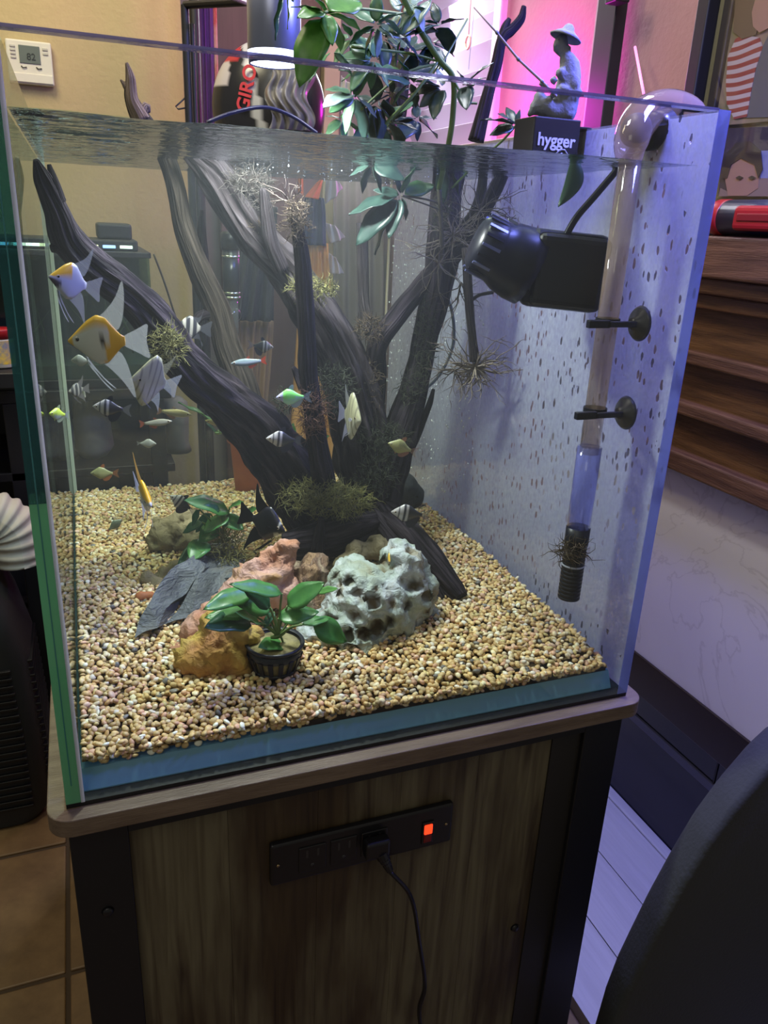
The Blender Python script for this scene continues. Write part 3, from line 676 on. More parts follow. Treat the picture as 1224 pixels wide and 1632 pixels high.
# grey chair back in the lower right corner, near the camera
YC = -.13
sil = [(1260, 1195), (1224, 1228), (1172, 1288), (1130, 1345), (1092, 1408), (1052, 1480), (1022, 1540), (1000, 1585), (980, 1636), (955, 1720)]
cp = [P(x, y, YC) for x, y in sil]+[P(1290, 1720, YC), P(1290, 1190, YC)]
cb_ = MB().prism(cp, (.02, .05, 0), .010); cb_.smooth = True
ch = Thing('chair', 'dark grey upholstered chair back in the near right corner', 'chair')
ch.part('backrest', cb_, mat('grey_upholstery', (.035, .036, .038), .85, bump=.2, bs=200))
lo = np.array(cp).min(0)[2]; mx_ = np.array(cp).mean(0)
ch.part('post', MB().cyl((mx_[0], YC+.03, FLOOR+.04), (mx_[0], YC+.03, lo+.05), .02), m_black)
for k in range(5):
    a = 2*math.pi*k/5; ch.part('foot', MB().tube([(mx_[0], YC+.03, FLOOR+.05), (mx_[0]+.22*math.cos(a), YC+.03+.22*math.sin(a), FLOOR+.014)], [.016, .012], 8), m_black)
ch.done()

# ================================================================== THE TANK
H = .6145; WL = .569; XI = .5865
m_pane = glass('clear_glass', (.965, .98, .97), 1.0)
m_edge = glass('refracted_green_edge', (.35, .75, .62), 1.0, bodymix=.9, body=(.24, .52, .34))
m_edge2 = glass('arris_highlight', (.8, .8, 1), 1.2, bodymix=.9, body=(.88, .86, .98))
m_base = glass('base_glass_glow', (.4, .6, .9), 1.0, bodymix=.97, body=(.36, .74, 1.0))  # blue body colour imitates lamp light piped through the base
# right pane: outside frosted by spray, clear spots where drops ran
m_fr, n, l, b_, o_ = newmat('spray_frosted_glass'); n.remove(b_)
tc = n.new('ShaderNodeTexCoord')
def spots(sc, sx, thr, jit=1.0, seed=0):
    mp = n.new('ShaderNodeMapping'); mp.inputs['Scale'].default_value = (1, sc, sc*sx); mp.inputs['Location'].default_value = (seed, seed*1.7, seed*.3)
    l.new(tc.outputs['Object'], mp.inputs[0])
    nz = n.new('ShaderNodeTexNoise'); nz.inputs['Scale'].default_value = 1.6; l.new(mp.outputs[0], nz.inputs[0])
    va = n.new('ShaderNodeVectorMath'); va.operation = 'MULTIPLY_ADD'; va.inputs[1].default_value = (.5, .5, .5); l.new(nz.outputs['Color'], va.inputs[0]); l.new(mp.outputs[0], va.inputs[2])
    v = n.new('ShaderNodeTexVoronoi'); v.voronoi_dimensions = '3D'; v.inputs['Scale'].default_value = 1; v.inputs['Randomness'].default_value = jit; l.new(va.outputs[0], v.inputs[0])
    sp_ = n.new('ShaderNodeSeparateColor'); l.new(v.outputs['Color'], sp_.inputs[0])
    mr = n.new('ShaderNodeMapRange'); mr.inputs['From Min'].default_value = .55; mr.inputs['From Max'].default_value = 1; mr.inputs['To Min'].default_value = 0; mr.inputs['To Max'].default_value = thr; l.new(sp_.outputs[0], mr.inputs[0])
    lt = n.new('ShaderNodeMath'); lt.operation = 'LESS_THAN'; l.new(v.outputs['Distance'], lt.inputs[0]); l.new(mr.outputs[0], lt.inputs[1])
    return lt.outputs[0]
a1 = spots(62, .42, .40, 1, 0); a2 = spots(150, .42, .40, 1, 3.3); a3 = spots(26, .38, .24, 1, 7.1); a4 = spots(300, .6, .36, 1, 9)
def mth(op, a, b):
    q = n.new('ShaderNodeMath'); q.operation = op
    for i, v in enumerate((a, b)):
        if hasattr(v, 'links'): l.new(v, q.inputs[i])
        else: q.inputs[i].default_value = v
    return q.outputs[0]
nzc = n.new('ShaderNodeTexNoise'); nzc.inputs['Scale'].default_value = 5; l.new(tc.outputs['Object'], nzc.inputs[0])
clump = mth('GREATER_THAN', nzc.outputs[0], .46)
sm = mth('MAXIMUM', mth('MAXIMUM', mth('MULTIPLY', a1, clump), a3), mth('MULTIPLY', mth('MAXIMUM', a2, a4), mth('GREATER_THAN', nzc.outputs[0], .44)))
# streaky thickness of the film
mpf = n.new('ShaderNodeMapping'); mpf.inputs['Scale'].default_value = (1, 160, 90); l.new(tc.outputs['Object'], mpf.inputs[0])
nf = n.new('ShaderNodeTexNoise'); nf.inputs['Scale'].default_value = 1.5; nf.inputs['Detail'].default_value = 4; l.new(mpf.outputs[0], nf.inputs[0])
mrf = n.new('ShaderNodeMapRange'); mrf.inputs['To Min'].default_value = .60; mrf.inputs['To Max'].default_value = .92; mrf.inputs['From Min'].default_value = .3; mrf.inputs['From Max'].default_value = .7; l.new(nf.outputs[0], mrf.inputs[0])
fac = mth('MULTIPLY', mrf.outputs[0], mth('SUBTRACT', 1.0, mth('MULTIPLY', sm, .90)))
d = n.new('ShaderNodeBsdfDiffuse'); d.inputs[0].default_value = (.62, .62, .66, 1); t_ = n.new('ShaderNodeBsdfTranslucent'); t_.inputs[0].default_value = (.62, .62, .70, 1)
m1 = n.new('ShaderNodeMixShader'); m1.inputs[0].default_value = .45; l.new(d.outputs[0], m1.inputs[1]); l.new(t_.outputs[0], m1.inputs[2])
tr = n.new('ShaderNodeBsdfTransparent'); tr.inputs[0].default_value = (.9, .92, .95, 1)
m2 = n.new('ShaderNodeMixShader'); l.new(fac, m2.inputs[0]); l.new(tr.outputs[0], m2.inputs[1]); l.new(m1.outputs[0], m2.inputs[2]); l.new(m2.outputs[0], o_.inputs[0])

tk = Thing('aquarium', 'large rimless glass aquarium planted with driftwood on the wooden stand', 'aquarium')
tk.part('base_mat', MB().box((-.015, 0, -.0048), (.6, TD+.012, -.0002)), m_black, label='thin black foam mat')
tk.part('base_pane', MB().prism([(0, .0124, .0012), (0, .0215, .0195), (0, TD-.0002, .0195), (0, TD-.0002, 0), (0, .0124, 0)], (XI, 0, 0)), m_base)  # front slope shaped to catch light from above
tk.part('front_pane', MB().box((0.0, 0, 0), (XI, .012, H)), m_pane)
tk.part('back_pane', MB().box((0.0, TD, 0), (XI, TD+.012, H)), m_pane)
lp_ = tk.part('left_pane', MB().box((-.0145, .0004, 0), (-.0002, TD+.012, H)), m_edge if False else glass('left_glass', (.80, .93, .90), .8))
tk.part('glass_edge', MB().box((-.0150, -.0004, .29), (-.0002, .0003, H)), glass('teal_edge', (.30, .55, .58), 1.0, bodymix=.22, body=(.05, .16, .17)), parent=lp_, label='dark teal upper front edge')
tk.part('glass_edge', MB().box((-.0150, -.0004, 0), (-.0002, .0003, .2899)), m_edge, parent=lp_, label='lower front edge painted with refracted green view')  # green imitates the refracted view of gravel and stand top
tk.part('edge_line', MB().box((-.0092, -.0007, .02), (-.0082, -.0003, H)), glass('cyan_line', (.5, .8, .85), 1.0, bodymix=.8, body=(.14, .42, .46)), parent=lp_)
tk.part('edge_highlight', MB().box((-.0022, -.0014, 0), (.0012, -.0001, H), .0004), m_edge2, parent=lp_, label='highlight painted along the arris')  # pale body colour stands in for the highlight on the arris
rp = tk.part('right_pane', MB().box((XI+.0132, 0, 0), (XI+.0135, TD+.012, H)), m_fr, label='spray-spotted frosted glass')
tk.part('inner_face', MB().box((XI+.0002, 0, 0), (XI+.0131, TD+.012, H)), m_pane, parent=rp)
tk.part('glass_edge', MB().box((XI+.0004, -.0006, 0), (XI+.0135, .0003, H)), glass('blue_glass_edge', (.6, .65, 1), 1.0, bodymix=.45, body=(.40, .44, .85)), parent=rp)
tk.part('top_edge', MB().box((0, -.0005, H-.001), (XI, .012, H+.0012)), glass('rim_edge', (.55, .55, .8), 1.2, bodymix=.45, body=(.25, .24, .36)))
m_sil = glass('silicone', (.9, .95, .9), 1.0, bodymix=.92, body=(.78, .88, .76))
tk.part('silicone_seam', MB().box((0, TD-.005, .02), (.006, TD, H-.04), .001), m_sil)
tk.part('silicone_seam', MB().box((XI-.004, TD-.004, .02), (XI, TD, H-.04), .001), mat('seam_bright', (.55, .45, .36), .4))
tk.done()

# water: one body, rippled top
wt = MB(); NX, NY = 90, 120; ex = .0006
def wz(x, y): return WL+.0011*noise.noise(Vector((x*14, y*30, 0)))+.0006*noise.noise(Vector((x*40, y*80, 5)))
wx0, wx1, wy0, wy1 = ex, XI-ex, .0126, TD-ex
V = [(wx0+(wx1-wx0)*i/NX, wy0+(wy1-wy0)*j/NY, wz(wx0+(wx1-wx0)*i/NX, wy0+(wy1-wy0)*j/NY)) for i in range(NX+1) for j in range(NY+1)]
F = [(i*(NY+1)+j, (i+1)*(NY+1)+j, (i+1)*(NY+1)+j+1, i*(NY+1)+j+1) for i in range(NX) for j in range(NY)]
wt.add(V, F)
zb = .021; ring = [(i, 0) for i in range(NX+1)]+[(NX, j) for j in range(1, NY+1)]+[(i, NY) for i in range(NX-1, -1, -1)]+[(0, j) for j in range(NY-1, 0, -1)]
idx = [i*(NY+1)+j for i, j in ring]; k0 = len(wt.V)
for q in idx: v = wt.V[q]; wt.V.append((v[0], v[1], zb)); wt.UV.append((0, 0)); wt.C.append((1, 1, 1))
nr = len(idx)
for q in range(nr): r = (q+1) % nr; wt.F.append((idx[r], idx[q], k0+q, k0+r)); wt.M.append(1)
wt.F.append(tuple(k0+q for q in range(nr-1, -1, -1))); wt.M.append(1)
def water_mat(name, top):
    m_, n, l, b, o = newmat(name); n.remove(b)
    va = n.new('ShaderNodeVolumeAbsorption'); va.inputs[0].default_value = (.66, .88, .62, 1); va.inputs[1].default_value = .50
    vs = n.new('ShaderNodeVolumeScatter'); vs.inputs[0].default_value = (.85, .92, 1, 1); vs.inputs[1].default_value = .085; vs.inputs['Anisotropy'].default_value = .2
    ad = n.new('ShaderNodeAddShader'); l.new(va.outputs[0], ad.inputs[0]); l.new(vs.outputs[0], ad.inputs[1]); l.new(ad.outputs[0], o.inputs['Volume'])
    t = n.new('ShaderNodeBsdfTransparent')
    if top:
        g = n.new('ShaderNodeBsdfGlossy'); g.inputs['Roughness'].default_value = .03; g.inputs[0].default_value = (.66, .69, .72, 1)
        tc = n.new('ShaderNodeTexCoord'); mp = n.new('ShaderNodeMapping'); mp.inputs['Scale'].default_value = (26, 34, 1); l.new(tc.outputs['Object'], mp.inputs[0])
        nz = n.new('ShaderNodeTexNoise'); nz.inputs['Scale'].default_value = 1.2; nz.inputs['Detail'].default_value = 3; nz.inputs['Distortion'].default_value = .8; l.new(mp.outputs[0], nz.inputs[0])
        bp = n.new('ShaderNodeBump'); bp.inputs['Strength'].default_value = .9; bp.inputs['Distance'].default_value = .0035; l.new(nz.outputs[0], bp.inputs['Height'])
        lw = n.new('ShaderNodeLayerWeight'); lw.inputs[0].default_value = .5; fr = n.new('ShaderNodeMapRange'); fr.interpolation_type = 'SMOOTHSTEP'; fr.inputs['From Min'].default_value = .60; fr.inputs['From Max'].default_value = .82; fr.inputs['To Min'].default_value = .03; fr.inputs['To Max'].default_value = .98; l.new(lw.outputs['Facing'], fr.inputs[0]); l.new(bp.outputs[0], g.inputs['Normal'])
        mx = n.new('ShaderNodeMixShader'); l.new(fr.outputs[0], mx.inputs[0]); l.new(t.outputs[0], mx.inputs[1]); l.new(g.outputs[0], mx.inputs[2]); l.new(mx.outputs[0], o.inputs[0])
    else: l.new(t.outputs[0], o.inputs[0])
    return m_
single('water', 'clear rippled water filling the large aquarium', 'water', wt, [water_mat('water_top', True), water_mat('water_side', False)], kind='stuff')

# ------------------------------------------------------------------ gravel
def zg(x, y):
    base = np.interp(y, [0, .02, .10, .22, .42, .68, .80], [.031, .033, .038, .042, .045, .036, .028])
    return float(base+.0025*noise.noise(Vector((x*9, y*9, 2)))-(.004 if y < .04 and x > .3 else 0))
gr = Thing('gravel_bed', 'tan river gravel covering the bottom of the tank', 'gravel', kind='stuff')
gr.part('under_gravel', MB().grid(lambda u, v: (.001+(XI-.002)*u, 0.022+(TD-.0235)*v, zg(XI*u, TD*v)-.0045), 30, 40), mat('gravel_fill', (.20, .135, .065), .9, vs=120, c2=(.06, .04, .02)))
gr.part('grid_plate', MB().box((.20, .0215, .0197), (XI-.004, .05, .0262), .0005), m_blackpl, label='black plastic grid under the gravel')
RS = np.random.RandomState(3)
def ico(sub):
    bm = bmesh.new(); bmesh.ops.create_icosphere(bm, subdivisions=sub, radius=1); bm.verts.ensure_lookup_table()
    V = np.array([v.co[:] for v in bm.verts]); F = np.array([[v.index for v in f.verts] for f in bm.faces]); bm.free(); return V, F
IV, IF = ico(2)
pal = np.array([(.57, .40, .19), (.62, .47, .26), (.49, .32, .15), (.70, .58, .40), (.72, .64, .56), (.56, .33, .22), (.40, .24, .10), (.16, .15, .15), (.52, .42, .20), (.62, .42, .33)])
pw = np.array([.22, .18, .13, .13, .06, .08, .07, .03, .06, .04]); pw /= pw.sum()
sp = .0061; pts = []
for x in np.arange(.004, XI-.003, sp):
    for y in np.arange(0.0222, TD-.004, sp):
        px = x+RS.uniform(-.4, .4)*sp; py = y+RS.uniform(-.4, .4)*sp
        px = min(max(px, .0045), XI-.0045); py = max(py, 0.0222)
        pts.append((px, py, zg(px, py)+RS.uniform(-.0022, .0012)))
        if RS.rand() < .28: pts.append((min(max(px+sp*.5, .0045), XI-.0045), py+sp*.4, zg(px, py)+RS.uniform(.0005, .0028)))
for k in range(330):   # against the front glass
    px = RS.uniform(.005, XI-.005)
    pts.append((px, .0225, .0235+RS.uniform(0, 1)*(zg(px, .02)-.0225)))
pts = np.array(pts)
def pebble_geo(rs):
    ax = np.array([rs.uniform(.0029, .0046), rs.uniform(.0025, .0036), rs.uniform(.0017, .0028)])
    ph = rs.rand(6)*6.28
    V = IV*(1+.13*np.sin(IV[:, [1]]*2.6+ph[0])*np.cos(IV[:, [0]]*2.2+ph[1])+.09*np.sin(IV[:, [2]]*3+ph[2]))*ax
    a, b, c = rs.rand()*6.28, rs.normal()*.45, rs.normal()*.45
    ca, sa = math.cos(a), math.sin(a); cb2, sb2 = math.cos(b), math.sin(b); cc2, sc2 = math.cos(c), math.sin(c)
    Rm = np.array([[ca, -sa, 0], [sa, ca, 0], [0, 0, 1]])@np.array([[cb2, 0, sb2], [0, 1, 0], [-sb2, 0, cb2]])@np.array([[1, 0, 0], [0, cc2, -sc2], [0, sc2, cc2]])
    col = pal[rs.choice(len(pal), p=pw)]*rs.uniform(.85, 1.45); return V@Rm.T, np.clip(col, 0, .9)
dist = np.linalg.norm(pts-CAM, axis=1)
ok = np.array([(1224*1.02 > 612+FPX*((q-CAM)@R1)/((q-CAM)@FW) > 0) for q in pts])
order = np.argsort(np.where(ok, dist, 9)); near = order[:300]; rest = order[300:]
m_peb = vcol('pebble_stone', .45, .4)
nv = len(IV)
VV = np.empty((len(rest)*nv, 3)); CCc = np.empty((len(rest)*nv, 4)); CCc[:, 3] = 1
for k, i in enumerate(rest):
    v, c = pebble_geo(RS); VV[k*nv:(k+1)*nv] = v+pts[i]; CCc[k*nv:(k+1)*nv, :3] = c
FF = (IF[None]+np.arange(len(rest))[:, None, None]*nv).reshape(-1, 3)
def bigmesh(name, V, F, C, m_):
    me = bpy.data.meshes.new(name); me.vertices.add(len(V)); me.vertices.foreach_set('co', V.ravel())
    me.loops.add(F.size); me.loops.foreach_set('vertex_index', F.ravel().astype(np.int32)); me.polygons.add(len(F))
    me.polygons.foreach_set('loop_start', np.arange(0, F.size, F.shape[1], dtype=np.int32))
    me.polygons.foreach_set('use_smooth', np.ones(len(F), bool)); me.update(calc_edges=True)
    if C is not None: ca = me.color_attributes.new('Col', 'FLOAT_COLOR', 'POINT'); ca.data.foreach_set('color', C.ravel())
    me.materials.append(m_); return me
groot = gr.done(); gl = np.array(groot.location)
po_ = bpy.data.objects.new('pebbles', bigmesh('pebbles', VV-gl, FF, CCc, m_peb)); COL.objects.link(po_); po_.parent = groot; po_['kind'] = 'stuff'
pm = []
for k in range(12):
    v, c = pebble_geo(RS); cc4 = np.ones((nv, 4)); cc4[:, :3] = c; pm.append(bigmesh('pebble', v, IF, cc4, m_peb))
for i in near: child(groot, 'pebble', pm[RS.randint(12)], Matrix.Translation(Vector(pts[i]-gl)) @ Matrix.Rotation(RS.rand()*6.28, 4, 'Z'))

# ------------------------------------------------------------------ rocks
def rock(name, label, lumps, m_, disp, res=.004, group=None, zcut=None, pits=None):
    """lumps: (px, py, Y, radius px); disp(co, n) -> offset metres"""
    balls = []
    for px, py, Y, r in lumps:
        c = P(px, py, Y); balls.append((c, r*scale(c)))
    mb = metaball('rk', balls, res)
    if pits:
        bvh = BVHTree.FromPolygons(mb.V, mb.F); pl = []
        for px, py, rp_, dp in pits:
            hit = bvh.ray_cast(Vector(CAM), Vector(ray(px, py)).normalized())[0]
            if hit: pl.append((hit, rp_*scale(hit), 1.5*dp*scale(hit)))
        pv = []
        for v in mb.V:
            q = Vector(v)
            for c, r, dp in pl:
                t = (q-c).length/r
                if t < 1: q = q+Vector(ray(612, 816)).normalized()*dp*(1-t**3)
                elif t < 1.4: q = q-Vector(ray(612, 816)).normalized()*dp*.14*(1.4-t)/.4
            pv.append(q[:])
        mb.V = pv
    me = bpy.data.meshes.new('t'); me.from_pydata(mb.V, [], mb.F); me.update()
    nn = np.empty(len(me.vertices)*3); me.vertices.foreach_get('normal', nn); nn = nn.reshape(-1, 3)
    dd = [disp(Vector(v), nn[i]) for i, v in enumerate(mb.V)]
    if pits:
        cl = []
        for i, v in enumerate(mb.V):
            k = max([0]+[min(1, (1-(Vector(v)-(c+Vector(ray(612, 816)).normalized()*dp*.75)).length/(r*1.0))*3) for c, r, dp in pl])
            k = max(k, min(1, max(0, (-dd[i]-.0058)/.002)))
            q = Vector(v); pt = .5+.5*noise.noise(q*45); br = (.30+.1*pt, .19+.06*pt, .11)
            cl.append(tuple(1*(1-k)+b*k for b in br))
        mb.C = cl  # brown hole colour, also standing in for shade inside the pits
    mb.V = [tuple(np.array(v)+nn[i]*dd[i]) for i, v in enumerate(mb.V)]
    if zcut is not None: mb.V = [(v[0], v[1], max(v[2], zcut)) for v in mb.V]
    bpy.data.meshes.remove(me)
    return single(name, label, 'rock', mb, m_, group)
def craggy(a, f, sd):
    def fn(v, n_):
        q = v*f+Vector((sd, sd, sd)); r = noise.ridged_multi_fractal(q, .9, 2.1, 4, 1.0, 2.0)
        return a*(r-1.1)+a*.5*noise.noise(q*2.7)-a*.5*abs(noise.noise(q*1.4+Vector((4, 4, 4))))+a*.28*abs(noise.noise(q*5.5))
    return fn
def pitted(a, f, sd):
    base = craggy(a, f, sd)
    def fn(v, n_):
        w = Vector((noise.noise(v*30), noise.noise(v*30+Vector((9, 0, 0))), noise.noise(v*30+Vector((0, 9, 0)))))*.010
        d, _ = noise.voronoi((v+w)*62+Vector((sd, 0, 0))); r = base(v, n_)
        h = max(0, 1-d[0]/.52); r -= .0095*h**.7 if noise.noise(v*19) > -.05 else .003*h
        d2, _ = noise.voronoi(v*130); h2 = max(0, 1-d2[0]/.42); r -= .0028*h2
        return r
    return fn
def rockmat(name, stops, scale_, rough=.75, bump=.5, stretch=(1, 1, 1), hollow_shade=None):
    m_, n, l, b, o = newmat(name); b.inputs['Roughness'].default_value = rough
    tc = n.new('ShaderNodeTexCoord'); mp = n.new('ShaderNodeMapping'); mp.inputs['Scale'].default_value = stretch; l.new(tc.outputs['Object'], mp.inputs[0])
    t = n.new('ShaderNodeTexNoise'); t.inputs['Scale'].default_value = scale_; t.inputs['Detail'].default_value = 8; t.inputs['Distortion'].default_value = .7; l.new(mp.outputs[0], t.inputs[0])
    r = ramp(n, stops); l.new(t.outputs[0], r.inputs[0]); src = r.outputs[0]
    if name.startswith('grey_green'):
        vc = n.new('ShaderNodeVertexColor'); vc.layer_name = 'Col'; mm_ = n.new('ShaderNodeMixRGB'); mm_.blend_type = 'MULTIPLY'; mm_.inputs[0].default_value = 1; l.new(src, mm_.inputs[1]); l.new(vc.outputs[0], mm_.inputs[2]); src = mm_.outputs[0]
    if hollow_shade:   # shade colour mixed into the hollows of the stone
        ge = n.new('ShaderNodeNewGeometry'); rp_ = ramp(n, [(.40, (1, 1, 1)), (.52, (0, 0, 0))]); l.new(ge.outputs['Pointiness'], rp_.inputs[0])
        mx = n.new('ShaderNodeMixRGB'); mx.inputs[2].default_value = (*hollow_shade, 1); l.new(rp_.outputs[0], mx.inputs[0]); l.new(src, mx.inputs[1]); src = mx.outputs[0]
    l.new(src, b.inputs['Base Color'])
    t2 = n.new('ShaderNodeTexNoise'); t2.inputs['Scale'].default_value = 75; t2.inputs['Detail'].default_value = 8; t2.inputs['Distortion'].default_value = 1.2; l.new(mp.outputs[0], t2.inputs[0])
    bp = n.new('ShaderNodeBump'); bp.inputs['Strength'].default_value = min(1, bump*1.6); bp.inputs['Distance'].default_value = .006; l.new(t2.outputs[0], bp.inputs['Height']); l.new(bp.outputs[0], b.inputs['Normal'])
    return m_
m_dragon = rockmat('grey_green_stone', [(.30, (.22, .16, .10)), (.40, (.30, .33, .27)), (.50, (.38, .44, .44)), (.58, (.54, .58, .66)), (.66, (.26, .23, .17)), (.8, (.5, .5, .5))], 20)
m_pinkr = rockmat('pink_ochre_stone', [(.28, (.34, .12, .05)), (.40, (.52, .25, .17)), (.5, (.60, .36, .32)), (.58, (.50, .27, .09)), (.68, (.58, .40, .14)), (.8, (.62, .45, .45))], 13)
m_ochre = rockmat('ochre_stone', [(.3, (.36, .15, .06)), (.45, (.48, .26, .07)), (.56, (.52, .36, .08)), (.7, (.42, .18, .08))], 16)
m_stripe = rockmat('striped_brown_stone', [(.3, (.12, .06, .05)), (.42, (.42, .26, .16)), (.5, (.16, .09, .07)), (.57, (.55, .42, .32)), (.68, (.30, .16, .12))], 10, stretch=(3, 3, .6))
m_slate = rockmat('blue_grey_slate', [(.3, (.05, .055, .07)), (.5, (.12, .13, .16)), (.6, (.17, .165, .17)), (.72, (.25, .22, .20))], 9, .5, stretch=(1, 1, 4))
m_drab = rockmat('drab_stone', [(.3, (.16, .12, .06)), (.5, (.26, .21, .12)), (.7, (.34, .27, .16))], 12)
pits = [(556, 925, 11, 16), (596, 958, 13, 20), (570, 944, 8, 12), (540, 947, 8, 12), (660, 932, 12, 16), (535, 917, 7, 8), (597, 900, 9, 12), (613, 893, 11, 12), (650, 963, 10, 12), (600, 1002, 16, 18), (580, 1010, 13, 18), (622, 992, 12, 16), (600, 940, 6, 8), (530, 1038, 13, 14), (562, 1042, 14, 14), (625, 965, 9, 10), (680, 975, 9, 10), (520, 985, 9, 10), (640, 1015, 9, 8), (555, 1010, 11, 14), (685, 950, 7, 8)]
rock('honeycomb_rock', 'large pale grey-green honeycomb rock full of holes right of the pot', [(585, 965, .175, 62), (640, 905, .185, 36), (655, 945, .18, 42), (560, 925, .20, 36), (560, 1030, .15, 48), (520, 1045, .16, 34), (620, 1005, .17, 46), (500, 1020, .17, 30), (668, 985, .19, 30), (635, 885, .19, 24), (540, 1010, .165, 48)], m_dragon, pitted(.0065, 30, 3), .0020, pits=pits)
rock('pink_rock', 'tall pink and orange rock leaning up behind the left side of the pot', [(455, 875, .235, 15), (440, 900, .23, 26), (415, 925, .225, 34), (395, 955, .22, 38), (365, 985, .20, 40), (330, 1010, .19, 34), (300, 1035, .19, 26), (445, 940, .22, 26), (275, 1050, .20, 16)], m_pinkr, craggy(.0105, 36, 9), .0026)
rock('ochre_rock', 'ochre and rust coloured blocky rock at the left of the pot', [(345, 1040, .135, 36), (372, 1050, .125, 32), (378, 1020, .13, 32), (318, 1052, .14, 34), (300, 1062, .145, 22), (375, 1080, .125, 20), (350, 1000, .15, 26)], m_ochre, craggy(.0095, 36, 21), .0026)
rock('striped_rock', 'brown and cream striped rock between the pot plant and the honeycomb rock', [(505, 905, .24, 20), (490, 925, .235, 26), (478, 950, .23, 26), (515, 935, .23, 24), (520, 965, .225, 28), (490, 980, .22, 28)], m_stripe, craggy(.0095, 40, 31), .0026)
rock('rear_rock', 'drab brown rock behind the slate at the left', [(262, 850, .47, 24), (290, 842, .47, 26), (316, 852, .47, 26), (300, 862, .46, 26), (258, 862, .46, 18)], m_drab, craggy(.010, 34, 41), .003)
rock('flat_rock', 'low flat tan rock just left of the slate', [(235, 925, .36, 13), (262, 918, .37, 14), (280, 905, .38, 12), (250, 935, .35, 14)], m_drab, craggy(.004, 30, 43), .004)
rock('dark_rock', 'dark round speckled rock behind the right root', [(642, 775, .55, 22), (655, 790, .55, 20), (640, 795, .55, 22)], mat('black_speckled', (.03, .032, .04), .7, vs=150, c2=(.012, .012, .02)), craggy(.002, 30, 47), .004)
rock('hidden_rock', 'tan rock peeking out between the stump and the honeycomb rock', [(570, 880, .30, 18), (600, 872, .30, 18), (625, 868, .30, 14), (550, 900, .29, 18)], m_drab, craggy(.004, 30, 53), .004)
rock('rust_rock', 'small rust coloured stone left of the slate', [(225, 952, .31, 9), (240, 950, .31, 8)], mat('rust_stone', (.50, .16, .06), .7, var=.4, vs=60), craggy(.001, 60, 59), .003)
def slate(label, outl, th, seed):
    """outl: (px, py, Y)"""
    bm = bmesh.new(); pts3 = [P(*q) for q in outl]
    vs = [bm.verts.new(tuple(p)) for p in pts3]; f = bm.faces.new(vs)
    r = bmesh.ops.extrude_face_region(bm, geom=[f]); bmesh.ops.translate(bm, vec=Vector(th), verts=[v for v in r['geom'] if isinstance(v, bmesh.types.BMVert)])
    bmesh.ops.triangulate(bm, faces=bm.faces[:]); bmesh.ops.subdivide_edges(bm, edges=bm.edges[:], cuts=7, use_grid_fill=True); bmesh.ops.recalc_face_normals(bm, faces=bm.faces[:])
    for v in bm.verts:
        q = v.co*Vector((1, 1, 1)).x; t = noise.noise(q*28+Vector((seed, 0, 0)))
        v.co += Vector((.006*noise.noise(q*24+Vector((seed, 3, 0))), .008*t+.003*abs(noise.noise(q*90)), .006*noise.noise(q*26+Vector((0, 0, seed)))))
    bm.verts.index_update(); mb = MB(); mb.add([v.co[:] for v in bm.verts], [[v.index for v in f.verts] for f in bm.faces]); bm.free(); mb.smooth = False
    single('slate', label, 'rock', mb, m_slate)
slate('sloping blue-grey slate shard leaning left of the pink rock', [(213, 1016, .205), (238, 965, .24), (280, 905, .30), (308, 880, .33), (325, 905, .31), (300, 945, .27), (268, 975, .235), (255, 1002, .21)], (.03, .055, -.012), 2)
slate('upper slate slab carrying the leafy plant behind the shard', [(292, 895, .34), (325, 868, .37), (368, 868, .37), (392, 890, .34), (372, 925, .29), (330, 920, .30)], (.01, .05, -.02), 8)
slate('dark slate piece lying under the slate slab', [(262, 1000, .225), (320, 915, .29), (372, 905, .31), (350, 950, .27), (300, 985, .23)], (.02, .05, -.015), 12)

# ------------------------------------------------------------------ driftwood
m_bark, n, l, b_, o_ = newmat('driftwood_bark'); b_.inputs['Roughness'].default_value = .75; b_.inputs['Specular IOR Level'].default_value = .15
uvn = n.new('ShaderNodeUVMap'); mp = n.new('ShaderNodeMapping'); mp.inputs['Scale'].default_value = (26, 14, 1); l.new(uvn.outputs[0], mp.inputs[0])
t1 = n.new('ShaderNodeTexNoise'); t1.inputs['Scale'].default_value = 1; t1.inputs['Detail'].default_value = 8; t1.inputs['Distortion'].default_value = .5; l.new(mp.outputs[0], t1.inputs[0])
r_ = ramp(n, [(.36, (.012, .009, .011)), (.5, (.034, .026, .030)), (.66, (.10, .084, .095))]); l.new(t1.outputs[0], r_.inputs[0]); l.new(r_.outputs[0], b_.inputs['Base Color'])
bp = n.new('ShaderNodeBump'); bp.inputs['Strength'].default_value = 1; bp.inputs['Distance'].default_value = .006; l.new(t1.outputs[0], bp.inputs['Height']); l.new(bp.outputs[0], b_.inputs['Normal'])
def variant(src, name, cols):
    m_ = src.copy(); m_.name = name
    for nd in m_.node_tree.nodes:
        if nd.type == 'VALTORGB':
            for e, c in zip(nd.color_ramp.elements, cols): e.color = (*c, 1)
    return m_
m_bark_dark = variant(m_bark, 'dark_wet_bark', [(.005, .004, .006), (.018, .013, .020), (.055, .042, .056)])
m_bark_grey = variant(m_bark, 'grey_brown_bark', [(.018, .014, .011), (.042, .033, .027), (.08, .064, .054)])
m_bark_dry = variant(m_bark, 'dry_bark', [(.14, .09, .06), (.26, .18, .13), (.42, .33, .27)])
dw = Thing('driftwood', 'branching dark driftwood tree spreading from the middle of the tank', 'driftwood')
def branch(pl, m_, groove=.12, gk=11, seg=34, steps=70, seed=0, label=None, jit=.10, parent=None, name='branch'):
    """pl: (px, py, Y, radius px)"""
    c = [P(q[0], q[1], q[2]) for q in pl]; r = [q[3]*scale(p) for q, p in zip(pl, c)]
    return dw.part(name, MB().tube(c, r, seg, steps, groove, gk, jit, seed), m_, parent=parent, label=label)
